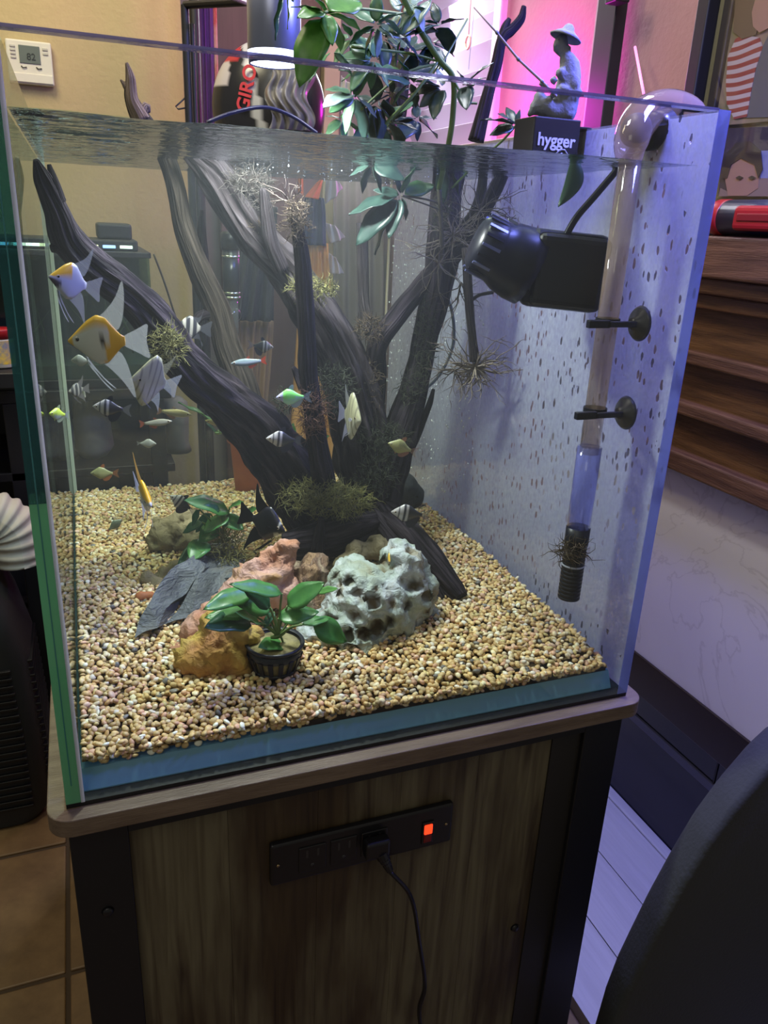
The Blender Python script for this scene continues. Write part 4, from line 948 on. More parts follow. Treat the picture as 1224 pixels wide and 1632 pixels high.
branch([(57, 255, .27, 4), (68, 285, .28, 12), (90, 335, .29, 16), (110, 385, .30, 22), (150, 425, .31, 22), (200, 463, .32, 25), (245, 510, .34, 29), (290, 575, .35, 31), (345, 625, .36, 33), (400, 672, .37, 38), (445, 730, .38, 40), (480, 790, .39, 40), (510, 850, .385, 36)], m_bark_dark, .19, 13, 52, 110, 1, 'thick ridged log rising to the left')
branch([(78, 262, .285, 3), (84, 285, .285, 7), (92, 320, .29, 12)], m_bark_dark, .1, 7, 14, 16, 2)
branch([(82, 396, .295, 6), (98, 392, .30, 12), (120, 395, .30, 14)], m_bark_dark, .1, 7, 14, 14, 3)
branch([(203, 104, .50, 2), (208, 125, .50, 7), (210, 160, .50, 10), (232, 200, .50, 15), (258, 235, .50, 15), (278, 290, .50, 15), (292, 360, .50, 16), (318, 430, .49, 18), (345, 490, .48, 18), (362, 550, .47, 19), (385, 610, .45, 20), (410, 680, .43, 22), (450, 760, .41, 24)], m_bark_grey, .08, 9, 28, 90, 4, 'long grey-brown stick breaking the surface at the left')
branch([(202, 100, .499, 2.5), (208, 124, .499, 8), (211, 160, .499, 11), (226, 192, .499, 15.5)], m_bark_dry, .14, 7, 22, 26, 5)
branch([(192, 127, .50, 1.5), (200, 137, .50, 5), (209, 152, .50, 7)], m_bark_dry, .1, 5, 12, 10, 5)
branch([(238, 180, .50, 2), (232, 170, .50, 7), (222, 200, .50, 9)], m_bark_dry, .1, 5, 12, 10, 5)
branch([(322, 335, .56, 3), (321, 365, .56, 7), (325, 410, .55, 8), (332, 470, .53, 8), (350, 540, .5, 8)], m_bark_dark, .08, 5, 14, 24, 6)
branch([(308, 520, .47, 4), (318, 505, .475, 8), (335, 500, .48, 9)], m_bark_dark, .05, 5, 12, 10, 6)
branch([(300, 240, .46, 12), (338, 272, .46, 24), (372, 320, .45, 27), (410, 378, .44, 28), (455, 430, .43, 30), (490, 480, .42, 32), (530, 545, .41, 33), (560, 620, .40, 34), (578, 700, .40, 38), (592, 790, .40, 42)], m_bark, .24, 15, 60, 130, 7, 'twisted deeply grooved trunk')
branch([(420, 300, .385, 6), (425, 340, .39, 10), (432, 385, .395, 12), (450, 430, .40, 12)], m_bark, .12, 7, 18, 26, 8)
branch([(470, 345, .31, 8), (480, 400, .31, 12), (485, 470, .31, 13), (489, 540, .31, 13), (492, 600, .315, 14), (500, 660, .32, 15), (508, 720, .33, 17), (520, 780, .35, 20)], m_bark_dark, .10, 9, 26, 60, 9, 'thin upright stick in front')
branch([(467, 585, .36, 3), (476, 600, .36, 7), (484, 620, .35, 8)], m_bark_dark, .1, 5, 12, 10, 10)
branch([(577, 355, .50, 8), (578, 420, .50, 9), (580, 480, .49, 9), (590, 530, .46, 10)], m_bark, .08, 5, 14, 26, 11, 'small mauve twig')
branch([(717, 247, .42, 14), (715, 275, .42, 22), (708, 340, .42, 22), (705, 400, .42, 24), (697, 460, .42, 23), (682, 520, .42, 22), (668, 580, .42, 21), (650, 650, .41, 24), (625, 715, .40, 30), (600, 780, .39, 38), (580, 840, .38, 42)], m_bark_dark, .10, 11, 44, 110, 12, 'dark main trunk rising to the right')
branch([(835, 10, .40, 4), (830, 30, .40, 7), (815, 48, .40, 8), (800, 62, .40, 9), (790, 105, .40, 10), (780, 140, .40, 10), (768, 185, .40, 11), (758, 225, .40, 12)], m_bark_dark, .08, 7, 20, 50, 13, 'crooked branch standing out of the water')
branch([(812, 30, .40, 3), (806, 42, .40, 6), (800, 62, .40, 8)], m_bark_dark, .08, 5, 12, 10, 13)
branch([(806, 262, .39, 11), (790, 300, .39, 12), (765, 345, .40, 12), (735, 390, .41, 14), (705, 425, .42, 16)], m_bark_dark, .10, 7, 22, 40, 14)
branch([(770, 255, .44, 7), (768, 300, .44, 8), (755, 340, .44, 8), (730, 370, .43, 8)], m_bark_dark, .06, 5, 14, 26, 15)
branch([(700, 425, .42, 16), (662, 468, .42, 16), (628, 510, .41, 17), (602, 550, .41, 17), (597, 610, .41, 17), (594, 680, .40, 18), (590, 750, .40, 22)], m_bark_dark, .10, 9, 32, 70, 16, 'forked branch joining the main trunk')
branch([(691, 620, .40, 3), (684, 645, .40, 6), (670, 680, .40, 7), (655, 712, .40, 8), (640, 735, .40, 9)], m_bark_dark, .08, 5, 14, 26, 17)
branch([(742, 395, .33, 7), (745, 440, .33, 7), (748, 490, .33, 6.5), (753, 540, .33, 6.5), (757, 575, .33, 8)], m_bark, .08, 5, 14, 30, 18, 'hanging root stem')
branch([(752, 478, .33, 3), (765, 470, .33, 3), (785, 466, .33, 3.5)], m_bark, .05, 5, 10, 12, 19)
branch([(640, 40, .52, 10), (638, 110, .52, 15), (634, 170, .52, 15), (632, 215, .52, 14)], m_bark_grey, .12, 9, 26, 40, 20, 'brown trunk piece above the water')
branch([(575, 790, .39, 26), (610, 820, .36, 26), (650, 855, .30, 26), (690, 900, .25, 24), (722, 940, .215, 20), (735, 955, .20, 14)], m_bark_dark, .16, 13, 40, 60, 21, 'slanting root leg on the right')
branch([(600, 820, .35, 20), (640, 870, .29, 18), (680, 925, .235, 17), (702, 958, .21, 12)], m_bark_dark, .16, 9, 32, 50, 22)
branch([(450, 870, .345, 22), (480, 868, .34, 30), (520, 860, .335, 33), (560, 848, .335, 30), (600, 835, .335, 22)], m_bark_dark, .10, 9, 34, 44, 23, 'dark stump lying across the base')
branch([(512, 825, .31, 5), (510, 845, .31, 9), (506, 875, .31, 12)], m_bark_dark, .1, 5, 14, 14, 24)
branch([(545, 790, .40, 50), (560, 830, .40, 58), (560, 880, .40, 60)], m_bark_dark, .08, 11, 40, 24, 25)
# fine roots
rr = random.Random(11)
def rootlet(mb, p, d, L, r, rs, curl=.5, n=7):
    pts_ = [np.array(p, float)]; d = np.array(d, float); d /= np.linalg.norm(d)
    for k in range(n):
        d = d+np.array([rs.gauss(0, curl), rs.gauss(0, curl*.7), rs.gauss(0, curl)])*.5; d /= np.linalg.norm(d)
        pts_.append(pts_[-1]+d*L/n)
    mb.tube(pts_, [r*(1-.8*i/n) for i in range(n+1)], 4, cap=False)
    return pts_
def roots(cx, cy, Y, n, L, r, m_, seed, spread=(1, .5, 1), bias=(0, 0, 0), sub=2):
    rs = random.Random(seed); mb = MB(); c = P(cx, cy, Y)
    for k in range(n):
        d = CRIGHT*rs.uniform(-1, 1)*spread[0]+CDEPTH*rs.uniform(-1, 1)*spread[1]+ZUP*rs.uniform(-1, 1)*spread[2]+np.array(bias)
        pp = rootlet(mb, c, d, L*rs.uniform(.5, 1), r, rs)
        for q in range(sub): j = rs.randint(2, 6); rootlet(mb, pp[j], np.array(pp[j])-pp[j-1]+np.array([rs.gauss(0, .006), 0, rs.gauss(0, .006)]), L*rs.uniform(.2, .5), r*.5, rs, n=5)
    dw.part('fine_roots', mb, m_, kind='stuff')
m_root = mat('pale_root', (.20, .16, .13), .7)
m_root_d = mat('dark_root', (.075, .055, .045), .8)
roots(757, 585, .33, 34, .075, .0014, m_root, 1, (1, .6, .35), (0, 0, .05))
roots(757, 590, .33, 14, .05, .0018, m_root, 2, (1, .6, .6), (0, 0, -.3))
roots(722, 375, .38, 40, .075, .0010, m_root, 3, (1, .5, .8))
roots(765, 335, .37, 18, .09, .0009, m_root_d, 4, (1, .4, .5), (.3, 0, .1))
roots(700, 420, .38, 12, .075, .0010, m_root, 5, (.5, .4, .6), (0, 0, -.2))
roots(735, 450, .35, 10, .08, .0010, m_root_d, 6, (.4, .4, .5), (0, 0, -.9))
roots(725, 590, .34, 12, .07, .0010, m_root_d, 7, (.8, .4, .8), (-.1, 0, -.3))
roots(465, 325, .315, 7, .045, .0012, m_root_d, 8, (1, .3, .6), (-.4, 0, .7))
dw.done()
bh = Thing('air_hose', 'thin bluish hose curving behind the hanging root', 'hose')
bh.part(None, MB().tube([P(706, 455, .46), P(721, 500, .46), P(722, 550, .46), P(704, 592, .46), P(680, 618, .46), P(640, 640, .47)], .0024, 8, 30), mat('blue_hose', (.16, .20, .28), .3)); bh.done()

# ------------------------------------------------------------------ moss
m_moss = mat('olive_moss', (.24, .22, .07), .9, vs=90, c2=(.11, .11, .045))
m_mossd = mat('dark_moss', (.050, .056, .030), .9, vs=90, c2=(.022, .025, .018))
m_mossb = mat('brown_moss', (.10, .07, .04), .9, vs=90, c2=(.05, .032, .02))
m_mossg = mat('grey_moss', (.12, .105, .095), .9, vs=90, c2=(.06, .05, .045))
m_mossr = mat('reddish_moss', (.17, .085, .05), .9, vs=90, c2=(.09, .04, .03))
def moss(px, py, Y, rx, ry, n, m_, label, seed, L=.012, r=.00055, depth=None):
    rs = random.Random(seed); mb = MB(); c = P(px, py, Y); s_ = scale(c); rx *= s_; ry *= s_; dp = depth or min(rx, ry)*.8
    for k in range(n):
        while True:
            q = np.array([rs.uniform(-1, 1) for _ in range(3)])
            if q@q < 1: break
        p = c+CRIGHT*q[0]*rx+ZUP*q[2]*ry+CDEPTH*q[1]*dp
        d = CRIGHT*q[0]+ZUP*(q[2]+.3)-CDEPTH*.3+np.array([rs.gauss(0, .6) for _ in range(3)])
        rootlet(mb, p, d, L*rs.uniform(.6, 1.6), r*rs.uniform(.7, 1.4), rs, 1.1, 4)
    single('moss_clump', label, 'moss', mb, m_, kind='stuff')
moss(400, 292, .425, 34, 16, 260, m_mossg, 'grey dead moss tuft near the top of the twisted trunk', 1, .016)
moss(420, 312, .42, 14, 22, 80, m_mossg, 'grey moss strand hanging below the upper tuft', 15, .014)
moss(475, 352, .305, 18, 34, 260, m_mossb, 'brown moss wrapped on the tip of the upright stick', 2)
moss(425, 362, .415, 32, 7, 70, m_mossb, 'thin moss strand across the twisted trunk', 3)
moss(500, 460, .36, 40, 18, 260, m_moss, 'olive moss tuft behind the upright stick', 4)
moss(268, 552, .31, 26, 32, 340, m_moss, 'olive moss patch on the left log beside the silver angelfish', 5)
moss(532, 620, .36, 34, 42, 420, m_mossd, 'dark moss pad on the lower twisted trunk', 6)
moss(590, 525, .385, 24, 22, 200, m_mossb, 'brown moss at the fork of the right branch', 7)
moss(497, 655, .31, 20, 44, 320, m_mossr, 'reddish moss hanging on the front upright stick', 8, .016)
moss(588, 625, .385, 18, 50, 200, m_mossb, 'brown moss on the forked branch', 16)
moss(678, 545, .39, 16, 60, 260, m_mossd, 'dark moss along the main trunk', 9)
moss(655, 620, .39, 20, 34, 160, m_mossd, 'dark moss lower on the main trunk by the fork', 17)
moss(610, 700, .36, 48, 28, 460, m_mossd, 'dark moss pad at the fork above the base', 10)
moss(600, 760, .35, 34, 34, 300, m_mossd, 'dark moss on the base of the right trunk', 11)
moss(520, 795, .325, 76, 28, 1000, m_moss, 'wide olive moss cushion in the middle of the base', 12, .015)
moss(455, 640, .36, 20, 18, 100, m_mossd, 'small dark moss behind the green fish', 18)
moss(365, 880, .345, 26, 40, 360, m_moss, 'stringy olive roots under the leafy plant on the slate', 13, .022)
moss(705, 330, .385, 14, 50, 150, m_mossd, 'dark moss on the upper main trunk', 14)

# ------------------------------------------------------------------ leaves and plants
def leafmesh(name, w, m_, fold=.18, droop=.12, nu=9, nv=4, wavy=.02, pw_=.75, th=.012):
    mb = MB()
    def fn(u, v):
        s_ = (math.sin(math.pi*min(1, u**pw_)))**.8*w*.5+.004; y = (v-.5)*2*s_
        return (u, y, fold*abs(y)-droop*u*u*1.0+wavy*math.sin(u*14)*abs(v-.5)*2)
    top = [fn(i/nu, j/nv) for i in range(nu+1) for j in range(nv+1)]
    mb.slab(fn, nu, nv, (0, 0, -th)); me = mb.mesh(name, m_); return me
def leafmat(name, c, c2, rough=.35, trans=.25):
    m_ = mat(name, c, rough, vs=3.5, c2=c2, trans=trans); return m_
ml_g = leafmat('leaf_bright', (.15, .40, .07), (.09, .28, .05)); ml_m = leafmat('leaf_mid', (.10, .24, .11), (.06, .16, .08)); ml_d = leafmat('leaf_dark', (.040, .085, .070), (.022, .050, .045)); ml_p = leafmat('leaf_pale', (.26, .38, .32), (.15, .26, .2)); ml_y = leafmat('leaf_yellow', (.34, .55, .06), (.24, .44, .05))
m_stem = mat('green_stem', (.13, .22, .06), .5); m_stemd = mat('brown_stem', (.07, .06, .045), .6)
LM = {}
def leaf_at(root, rloc, b, t, w, m_, roll=0, name='leaf', droop=.14):
    key = (round(w, 2), m_.name, droop)
    if key not in LM: LM[key] = leafmesh('leaf', w, m_, droop=droop)
    d = t-b; L = np.linalg.norm(d); x = d/L
    nrm = -FW*.55+ZUP*.75; nrm = nrm-x*(nrm@x)
    nrm /= np.linalg.norm(nrm); y = np.cross(nrm, x)
    c, s_ = math.cos(roll), math.sin(roll); y2 = y*c+nrm*s_; z2 = np.cross(x, y2)
    M = frame(x*L, y2*L, z2*L, b-rloc)
    return child(root, name, LM[key], M)
# umbrella plant standing in the water with its crown above the tank
sf = Thing('umbrella_plant', 'umbrella plant with many green leaf whorls growing out of the tank', 'plant')
def stem(pl, r=.002, m_=m_stem, steps=20):
    sf.part('stem', MB().tube([P(*q) for q in pl], r, 8, steps), m_)
stem([(640, -10, .30), (668, 45, .30), (700, 95, .30), (722, 125, .30), (722, 180, .31), (715, 230, .32), (700, 300, .36)], .0034, m_stem, 40)
stem([(722, 125, .30), (742, 160, .29), (760, 165, .29)], .0014)
stem([(700, 95, .30), (660, 150, .30), (600, 215, .32), (590, 262, .34)], .0018)
stem([(516, 20, .18), (570, 14, .22), (640, 22, .28)], .0014)
stem([(560, 75, .28), (650, 85, .30), (705, 100, .30)], .0014)
stem([(575, 175, .30), (640, 120, .30), (700, 100, .30)], .0014)
stem([(822, 200, .30), (800, 225, .32), (760, 260, .34), (720, 300, .36)], .0014)
stem([(622, 195, .33), (680, 130, .32), (705, 95, .31)], .0012)
stem([(640, 312, .33), (680, 318, .35), (715, 330, .40)], .0013, m_stemd)
stem([(640, 312, .33), (690, 330, .36), (740, 350, .40)], .0010, m_stemd)
stem([(470, -10, .12), (466, 2, .12)], .0012)
stem([(745, 30, .34), (700, 110, .32)], .0012)
stem([(700, 300, .36), (706, 420, .385)], .0030, m_stemd)
sfr = sf.done(); sfl = sf.loc
rs = random.Random(4)
def whorl(cx, cy, Y, tips, m_, w=.30, dy=.03, droop=.14):
    c = P(cx, cy, Y)
    for t in tips:
        mm = m_; ww = w
        if len(t) > 2 and t[2] is not None: mm = t[2]
        tp = P(t[0], t[1], Y+rs.uniform(-dy, dy)); b = c+(tp-c)*.10
        leaf_at(sfr, sfl, b, b+(tp-b)*1.12, ww*1.35*rs.uniform(.85, 1.15), mm, rs.uniform(-.5, .5), droop=droop)
whorl(519, 20, .18, [(478, 119, ml_g), (530, 62, ml_g), (546, 70, ml_g), (480, 20, ml_g), (500, -12, ml_g), (572, -6, ml_g), (570, 36, ml_g), (470, 5, ml_m)], ml_g, .42)
whorl(455, -18, .12, [(433, 52, ml_m), (464, 40, ml_y)], ml_g, .26)
whorl(530, 80, .22, [(492, 120, ml_g), (560, 110, ml_m)], ml_m, .22)
whorl(600, 40, .26, [(560, 60), (575, 92), (605, 88, ml_p), (632, 60, ml_p), (640, 15), (600, -10), (560, 10), (620, 35, ml_p)], ml_m, .38)
whorl(595, 95, .28, [(548, 85, ml_m), (545, 105, ml_p), (560, 132), (590, 140), (620, 130), (600, 60), (560, 70)], ml_m, .34)
whorl(640, 60, .30, [(610, 20, ml_p), (680, 0, ml_p), (628, 100), (672, 92, ml_d), (690, 40, ml_d), (655, 20, ml_p), (615, 50, ml_p)], ml_m, .32)
whorl(700, 40, .32, [(720, 75, ml_d), (735, 25, ml_d), (690, 5, ml_d), (672, 30, ml_d), (665, 45, ml_m)], ml_d, .40)
whorl(565, 150, .30, [(525, 138, ml_m), (530, 172, ml_m), (548, 205, ml_m), (585, 215, ml_d), (600, 180, ml_d), (572, 122, ml_d), (520, 160, ml_p)], ml_m, .34)
whorl(600, 165, .31, [(575, 200, ml_d), (590, 225, ml_d), (610, 225, ml_d), (628, 190, ml_d), (600, 120, ml_d), (572, 150, ml_d)], ml_d, .42)
whorl(622, 195, .33, [(592, 205, ml_m), (600, 228, ml_m), (640, 225, ml_d), (662, 200, ml_d), (655, 155, ml_m), (615, 158, ml_d), (640, 175, ml_d)], ml_d, .40)
whorl(655, 130, .31, [(610, 110, ml_m), (625, 160, ml_d), (665, 165, ml_d), (690, 100, ml_d), (640, 95, ml_m), (695, 130, ml_p)], ml_m, .32)
whorl(742, 135, .29, [(778, 98, ml_d), (752, 132, ml_d), (732, 112, ml_d), (742, 165, ml_d), (770, 120, ml_d)], ml_d, .34)
whorl(705, 140, .30, [(655, 145, ml_d), (672, 165, ml_d), (690, 180, ml_d), (668, 130, ml_d), (700, 108, ml_p)], ml_d, .34)
whorl(822, 200, .30, [(774, 182, ml_d), (786, 210, ml_d), (808, 170, ml_d), (828, 176, ml_d), (868, 185, ml_d), (882, 222, ml_p), (840, 205, ml_d), (800, 178, ml_d)], ml_d, .30)
whorl(640, 312, .33, [(562, 330, ml_d), (570, 378, ml_d), (592, 392, ml_d), (618, 370, ml_d), (600, 300, ml_d), (650, 345, ml_d), (655, 268, ml_m), (690, 290, ml_m), (630, 275, ml_d)], ml_d, .34)
whorl(592, 262, .34, [(560, 275, ml_d), (575, 300, ml_d), (610, 300, ml_d), (640, 280, ml_d)], ml_d, .34)
whorl(708, 258, .36, [(702, 322, ml_d), (660, 262, ml_d), (745, 275, ml_d), (735, 300, ml_d)], ml_m, .26)
for (cx, cy, Y, mm, nl, L) in [(650, 80, .42, ml_d, 7, 46), (610, 60, .40, ml_d, 7, 44), (580, 110, .40, ml_m, 6, 40), (625, 150, .42, ml_d, 7, 42), (665, 190, .40, ml_d, 6, 36), (600, 200, .42, ml_d, 6, 34), (690, 70, .40, ml_d, 6, 38), (560, 60, .38, ml_m, 6, 40), (640, 20, .38, ml_p, 6, 40), (660, 10, .30, ml_p, 5, 36), (545, 190, .40, ml_m, 5, 32), (650, 235, .40, ml_d, 5, 26)]:
    a0 = rs.uniform(0, 6); whorl(cx, cy, Y, [(cx+L*math.cos(a0+6.28*k/nl)*rs.uniform(.8, 1.1), cy+8+L*.85*math.sin(a0+6.28*k/nl)*rs.uniform(.8, 1.1)) for k in range(nl)], mm, .36)
lf = Thing('fallen_leaf', 'single long dark leaf hanging from the surface beside the pump', 'leaf')
lt_ = MB(); a_, b_2 = P(917, 256, .10), P(890, 330, .10)
def fnl(u, v):
    p = a_*(1-u)+b_2*u+CRIGHT*.007*math.sin(u*3.1); return p+CRIGHT*(v-.5)*.018*math.sin(math.pi*min(1, u*.9+.1))**.8+CDEPTH*.004*abs(v-.5)
lf.part(None, lt_.slab(fnl, 12, 4, (0, .0008, 0)), leafmat('leaf_sunk', (.10, .19, .14), (.06, .12, .09))); lf.done()

# anubias in the net pot
pc2 = P(441, 1095, .1); pbot = np.array([pc2[0], .108, zg(pc2[0], .108)+.001]); ptop_z = P(443, 1022, .108)[2]; hgt = ptop_z-pbot[2]
pot = Thing('net_pot', 'black slotted plant pot standing between the ochre and honeycomb rocks', 'pot')
r1_ = 46*scale(P(443, 1022, .108)); r0_ = 35*scale(P(440, 1090, .108))
m_pot = mat('pot_black', (.012, .014, .024), .4)
pot.part('rim', MB().lathe([(r1_*.90, -.003), (r1_*1.0, -.003), (r1_*1.04, 0), (r1_*1.0, .0018), (r1_*.90, .0)], pbot+[0, 0, hgt], seg=40), m_pot)
pot.part('band', MB().lathe([(r1_*.93, hgt*.60), (r1_*.97, hgt-.002), (r1_*.90, hgt-.002), (r1_*.88, hgt*.60)], pbot, seg=40), m_pot)
pot.part('base', MB().lathe([(.001, 0), (r0_, 0), (r0_*1.02, hgt*.12), (r0_*.9, hgt*.12), (.001, .004)], pbot, seg=40), m_pot)
for k in range(16):
    a = 2*math.pi*k/16; u = np.array([math.cos(a), math.sin(a), 0]); w = np.array([-math.sin(a), math.cos(a), 0])
    q = [pbot+u*r0_*.98+w*.0022+[0, 0, .004], pbot+u*r0_*.98-w*.0022+[0, 0, .004], pbot+u*r1_*.94-w*.0027+[0, 0, hgt*.66], pbot+u*r1_*.94+w*.0027+[0, 0, hgt*.66]]
    pot.part('slat', MB().prism(q, u*.0014), m_pot)
pot.part('rockwool', MB().lathe([(.001, .003), (r0_*.93, .003), (r1_*.88, hgt*.9), (r1_*.5, hgt*.97), (.001, hgt*.98)], pbot, seg=24), mat('rockwool', (.40, .34, .16), .9, var=.4, vs=60, bump=.6, bs=120)); pot.done()
def anubias(name, label, crown, Y, leaves, mm, r=.0012):
    t = Thing(name, label, 'plant'); c = P(*crown, Y)
    t.part('rhizome', MB().tube([c+[-.008, 0, 0], c, c+[.008, .003, .002]], [.002, .003, .002], 8, 8), m_stem)
    data = []
    for (bx_, by_, tx, ty, w, m_) in leaves:
        yb_ = Y+rs.uniform(-.012, .012); b = P(bx_, by_, yb_); tp = P(tx, ty, yb_+rs.uniform(-.03, .012)-.005)
        mid = (c+b)/2+ZUP*.004
        t.part('petiole', MB().tube([c, mid, b], r, 6, 8), m_stem); data.append((b, tp, w, m_ or mm))
    root = t.done()
    for b, tp, w, m_ in data: leaf_at(root, t.loc, b, tp, w, m_, rs.uniform(-.3, .3), droop=.10)
    return root
ma_g = leafmat('anubias_green', (.10, .30, .075), (.06, .22, .055)); ma_d = leafmat('anubias_dark', (.03, .13, .065), (.018, .085, .045)); ma_l = leafmat('anubias_light', (.17, .42, .11), (.12, .34, .09))
anubias('potted_plant', 'broad-leaved green plant growing in the net pot', (443, 1014), .105, [(449, 946, 370, 926, .34, ma_g), (432, 970, 362, 940, .58, ma_g), (395, 976, 328, 980, .44, ma_g), (402, 942, 327, 966, .36, ma_g), (398, 990, 330, 994, .50, ma_d), (430, 968, 390, 934, .55, ma_d), (413, 992, 380, 972, .42, ma_l), (458, 966, 514, 926, .58, ma_g), (444, 986, 508, 972, .55, ma_g), (482, 996, 526, 982, .44, ma_g), (498, 992, 556, 1022, .58, ma_g), (452, 1026, 414, 1028, .62, ma_g), (506, 944, 536, 936, .34, ma_l), (436, 975, 420, 1000, .5, ma_d)], ma_g)
anubias('slate_plant', 'leafy green plant rooted on the slate behind the black angelfish', (358, 862), .36, [(365, 815, 298, 792, .50, ma_g), (386, 822, 408, 808, .6, ma_g), (366, 808, 386, 798, .5, ma_l), (364, 822, 322, 846, .70, ma_g), (356, 824, 388, 842, .80, ma_g), (348, 836, 318, 862, .70, ma_g), (335, 818, 310, 848, .5, ma_d), (322, 832, 290, 848, .6, ma_d), (326, 862, 304, 890, .75, ma_g), (330, 862, 284, 896, .4, ma_d), (318, 812, 304, 838, .5, ma_d), (350, 812, 322, 806, .6, ma_d)], ma_g)
anubias('rear_plant', 'small yellowish plant behind the left log', (350, 690), .66, [(352, 680, 290, 634, .22, ma_g), (355, 690, 372, 660, .4, ma_g), (345, 690, 330, 672, .3, ma_d)], ma_g)
anubias('broad_green_plant', 'pale green plant behind the glowing green tetra', (452, 740), .55, [(452, 735, 425, 655, .45, ma_g), (455, 735, 465, 675, .5, ma_g), (460, 740, 520, 690, .4, ma_g), (450, 735, 440, 690, .5, ma_d), (458, 740, 505, 735, .5, ma_g)], ma_g)

# terracotta pot at the back
tc_ = P(398, 800, .70); 
tp_ = Thing('terracotta_pot', 'tall terracotta pot standing at the back glass', 'pot')
tb0 = np.array([tc_[0], .72, zg(tc_[0], .72)-.002]); th_ = P(390, 690, .72)[2]-tb0[2]; rs_ = 22*scale(tb0)
tp_.part(None, MB().lathe([(.001, 0), (rs_*.85, 0), (rs_*.95, th_*.3), (rs_*1.15, th_*.85), (rs_*1.35, th_*.86), (rs_*1.35, th_), (rs_*1.1, th_), (rs_*.9, th_*.5), (.001, .01)], tb0, seg=32), mat('terracotta', (.52, .17, .08), .8, var=.2, vs=20)); tp_.done()

# heater / diffuser standing at the back
YHt = .745
ht = Thing('heater', 'black tube heater with a chrome ring standing at the back glass', 'heater')
hx = P(368, 420, YHt); hx0, hy0 = hx[0], hx[1]
def hz_(py): return P(368, py, YHt)[2]
hr_ = 13.5*scale(hx)
ht.part('cap', MB().lathe([(.001, hz_(398)), (hr_*1.1, hz_(398)), (hr_*1.1, hz_(373)), (hr_*.9, hz_(369)), (.001, hz_(369))], (hx0, hy0, 0), seg=20), m_blackpl)
ht.part('body', MB().lathe([(.001, hz_(472)), (hr_, hz_(472)), (hr_, hz_(398)), (.001, hz_(398))], (hx0, hy0, 0), seg=20), mat('heater_black', (.018, .02, .025), .3))
for py in (408, 466, 473): ht.part('ring', MB().lathe([(hr_*1.0, hz_(py+2)), (hr_*1.06, hz_(py+2)), (hr_*1.06, hz_(py-1)), (hr_*1.0, hz_(py-1))], (hx0, hy0, 0), seg=20), mat('chrome', (.6, .65, .65), .2, 1) if py == 408 else bpy.data.materials['chrome'])
ht.part('glass_tube', MB().lathe([(.001, hz_(560)), (hr_*.75, hz_(560)), (hr_*.75, hz_(472)), (.001, hz_(472))], (hx0, hy0, 0), seg=20), glass('tube_glass', (.7, .75, .75), 1, bodymix=.3, body=(.35, .36, .33)))
ht.part('suction_cup', MB().lathe([(.001, 0), (.008, 0), (.012, .006), (.012, .008), (.001, .008)], (hx0+.014, TD-.010, hz_(508)), (0, 1, 0), 16), m_blackpl)
ht.part('cord', MB().tube([(hx0, hy0, hz_(370)), P(360, 345, YHt), P(340, 310, YHt), P(318, 280, YHt)], .0028, 8, 16), mat('cord_grey', (.18, .20, .26), .4)); ht.done()

# lamp stand: black pole and bar, lamp head
YL = .30
ls = Thing('lamp_stand', 'black metal lamp stand with pole and crossbar behind the tank', 'stand')
yp = .90; p0 = P(298, 100, yp)
ls.part('pole', MB().cyl((p0[0], yp, -.004), (p0[0], yp, P(292, 8, yp)[2]), .0065), m_black)
ls.part('base_plate', MB().box((p0[0]-.05, yp-.04, FLOOR), (p0[0]+.05, yp+.06, FLOOR+.012), .003).cyl((p0[0], yp, FLOOR+.01), (p0[0], yp, -.003), .0075), m_black)
ls.part('thin_rod', MB().cyl((P(304, 60, yp)[0]+.002, yp-.002, -.3), (P(304, 40, yp)[0]+.002, yp-.002, P(303, 38, yp)[2]), .0036), m_black)
lc = P(437, 60, YL); tz = P(437, 6, .60)[2]
ls.part('crossbar', MB().tube([(p0[0], yp, P(292, 8, yp)[2]), P(395, 3, .80), (lc[0], .62, P(437, -2, .62)[2]), (lc[0], YL, P(437, -120, YL)[2])], .006, 10), m_black)
ls.part('hook', MB().tube([P(296, 155, yp), P(280, 170, yp), P(284, 174, yp), P(296, 172, yp)], .0014, 6), m_black); ls.done()
zb_ = P(437, 104, YL)[2]; zr = P(437, 84, YL)[2]; rl = 42*scale(P(437, 90, YL)); ztop = P(437, -110, YL)[2]
lm_ = Thing('pendant_lamp', 'blue-lit cylindrical spot lamp hanging over the tank', 'lamp')
lm_.part('body', MB().lathe([(.001, ztop), (rl, ztop), (rl, zr), (rl*.97, zr-.002), (rl*.97, zr)], (lc[0], YL, 0), seg=48), mat('lamp_body', (.30, .33, .46), .35, .6))
lm_.part('light_ring', MB().lathe([(rl*.98, zr), (rl*1.0, zr), (rl*1.0, zr-.006), (rl*.98, zr-.006)], (lc[0], YL, 0), seg=48), emit('ring_glow', (.75, .8, 1), 2.5))
lm_.part('lower_collar', MB().lathe([(rl*.96, zr-.006), (rl*.96, zb_), (rl*.90, zb_), (rl*.90, zr-.006)], (lc[0], YL, 0), seg=48), mat('collar_blue', (.10, .12, .45), .3, .5))
lm_.part('lens', MB().lathe([(.0005, zb_+.003), (rl*.90, zb_+.003), (rl*.90, zb_+.001), (.0005, zb_+.001)], (lc[0], YL, 0), seg=48), emit('lens_glow', (.85, .9, 1), 9)); lm_.done()
light('lamp_spot', 'SPOT', (lc[0], YL, zb_-.004), (lc[0]+.03, YL+.0, 0), 20, (.94, .95, 1), .03, spot=165, blend=.6)
lcab = Thing('black_cable', 'dark cord arching over the water below the lamp', 'cable')
lcab.part(None, MB().tube([P(330, 195, .60), P(370, 180, .60), P(420, 171, .60), P(465, 185, .60), P(505, 212, .60)], .0028, 8, 24), mat('cord_blue', (.03, .035, .10), .3)); lcab.done()

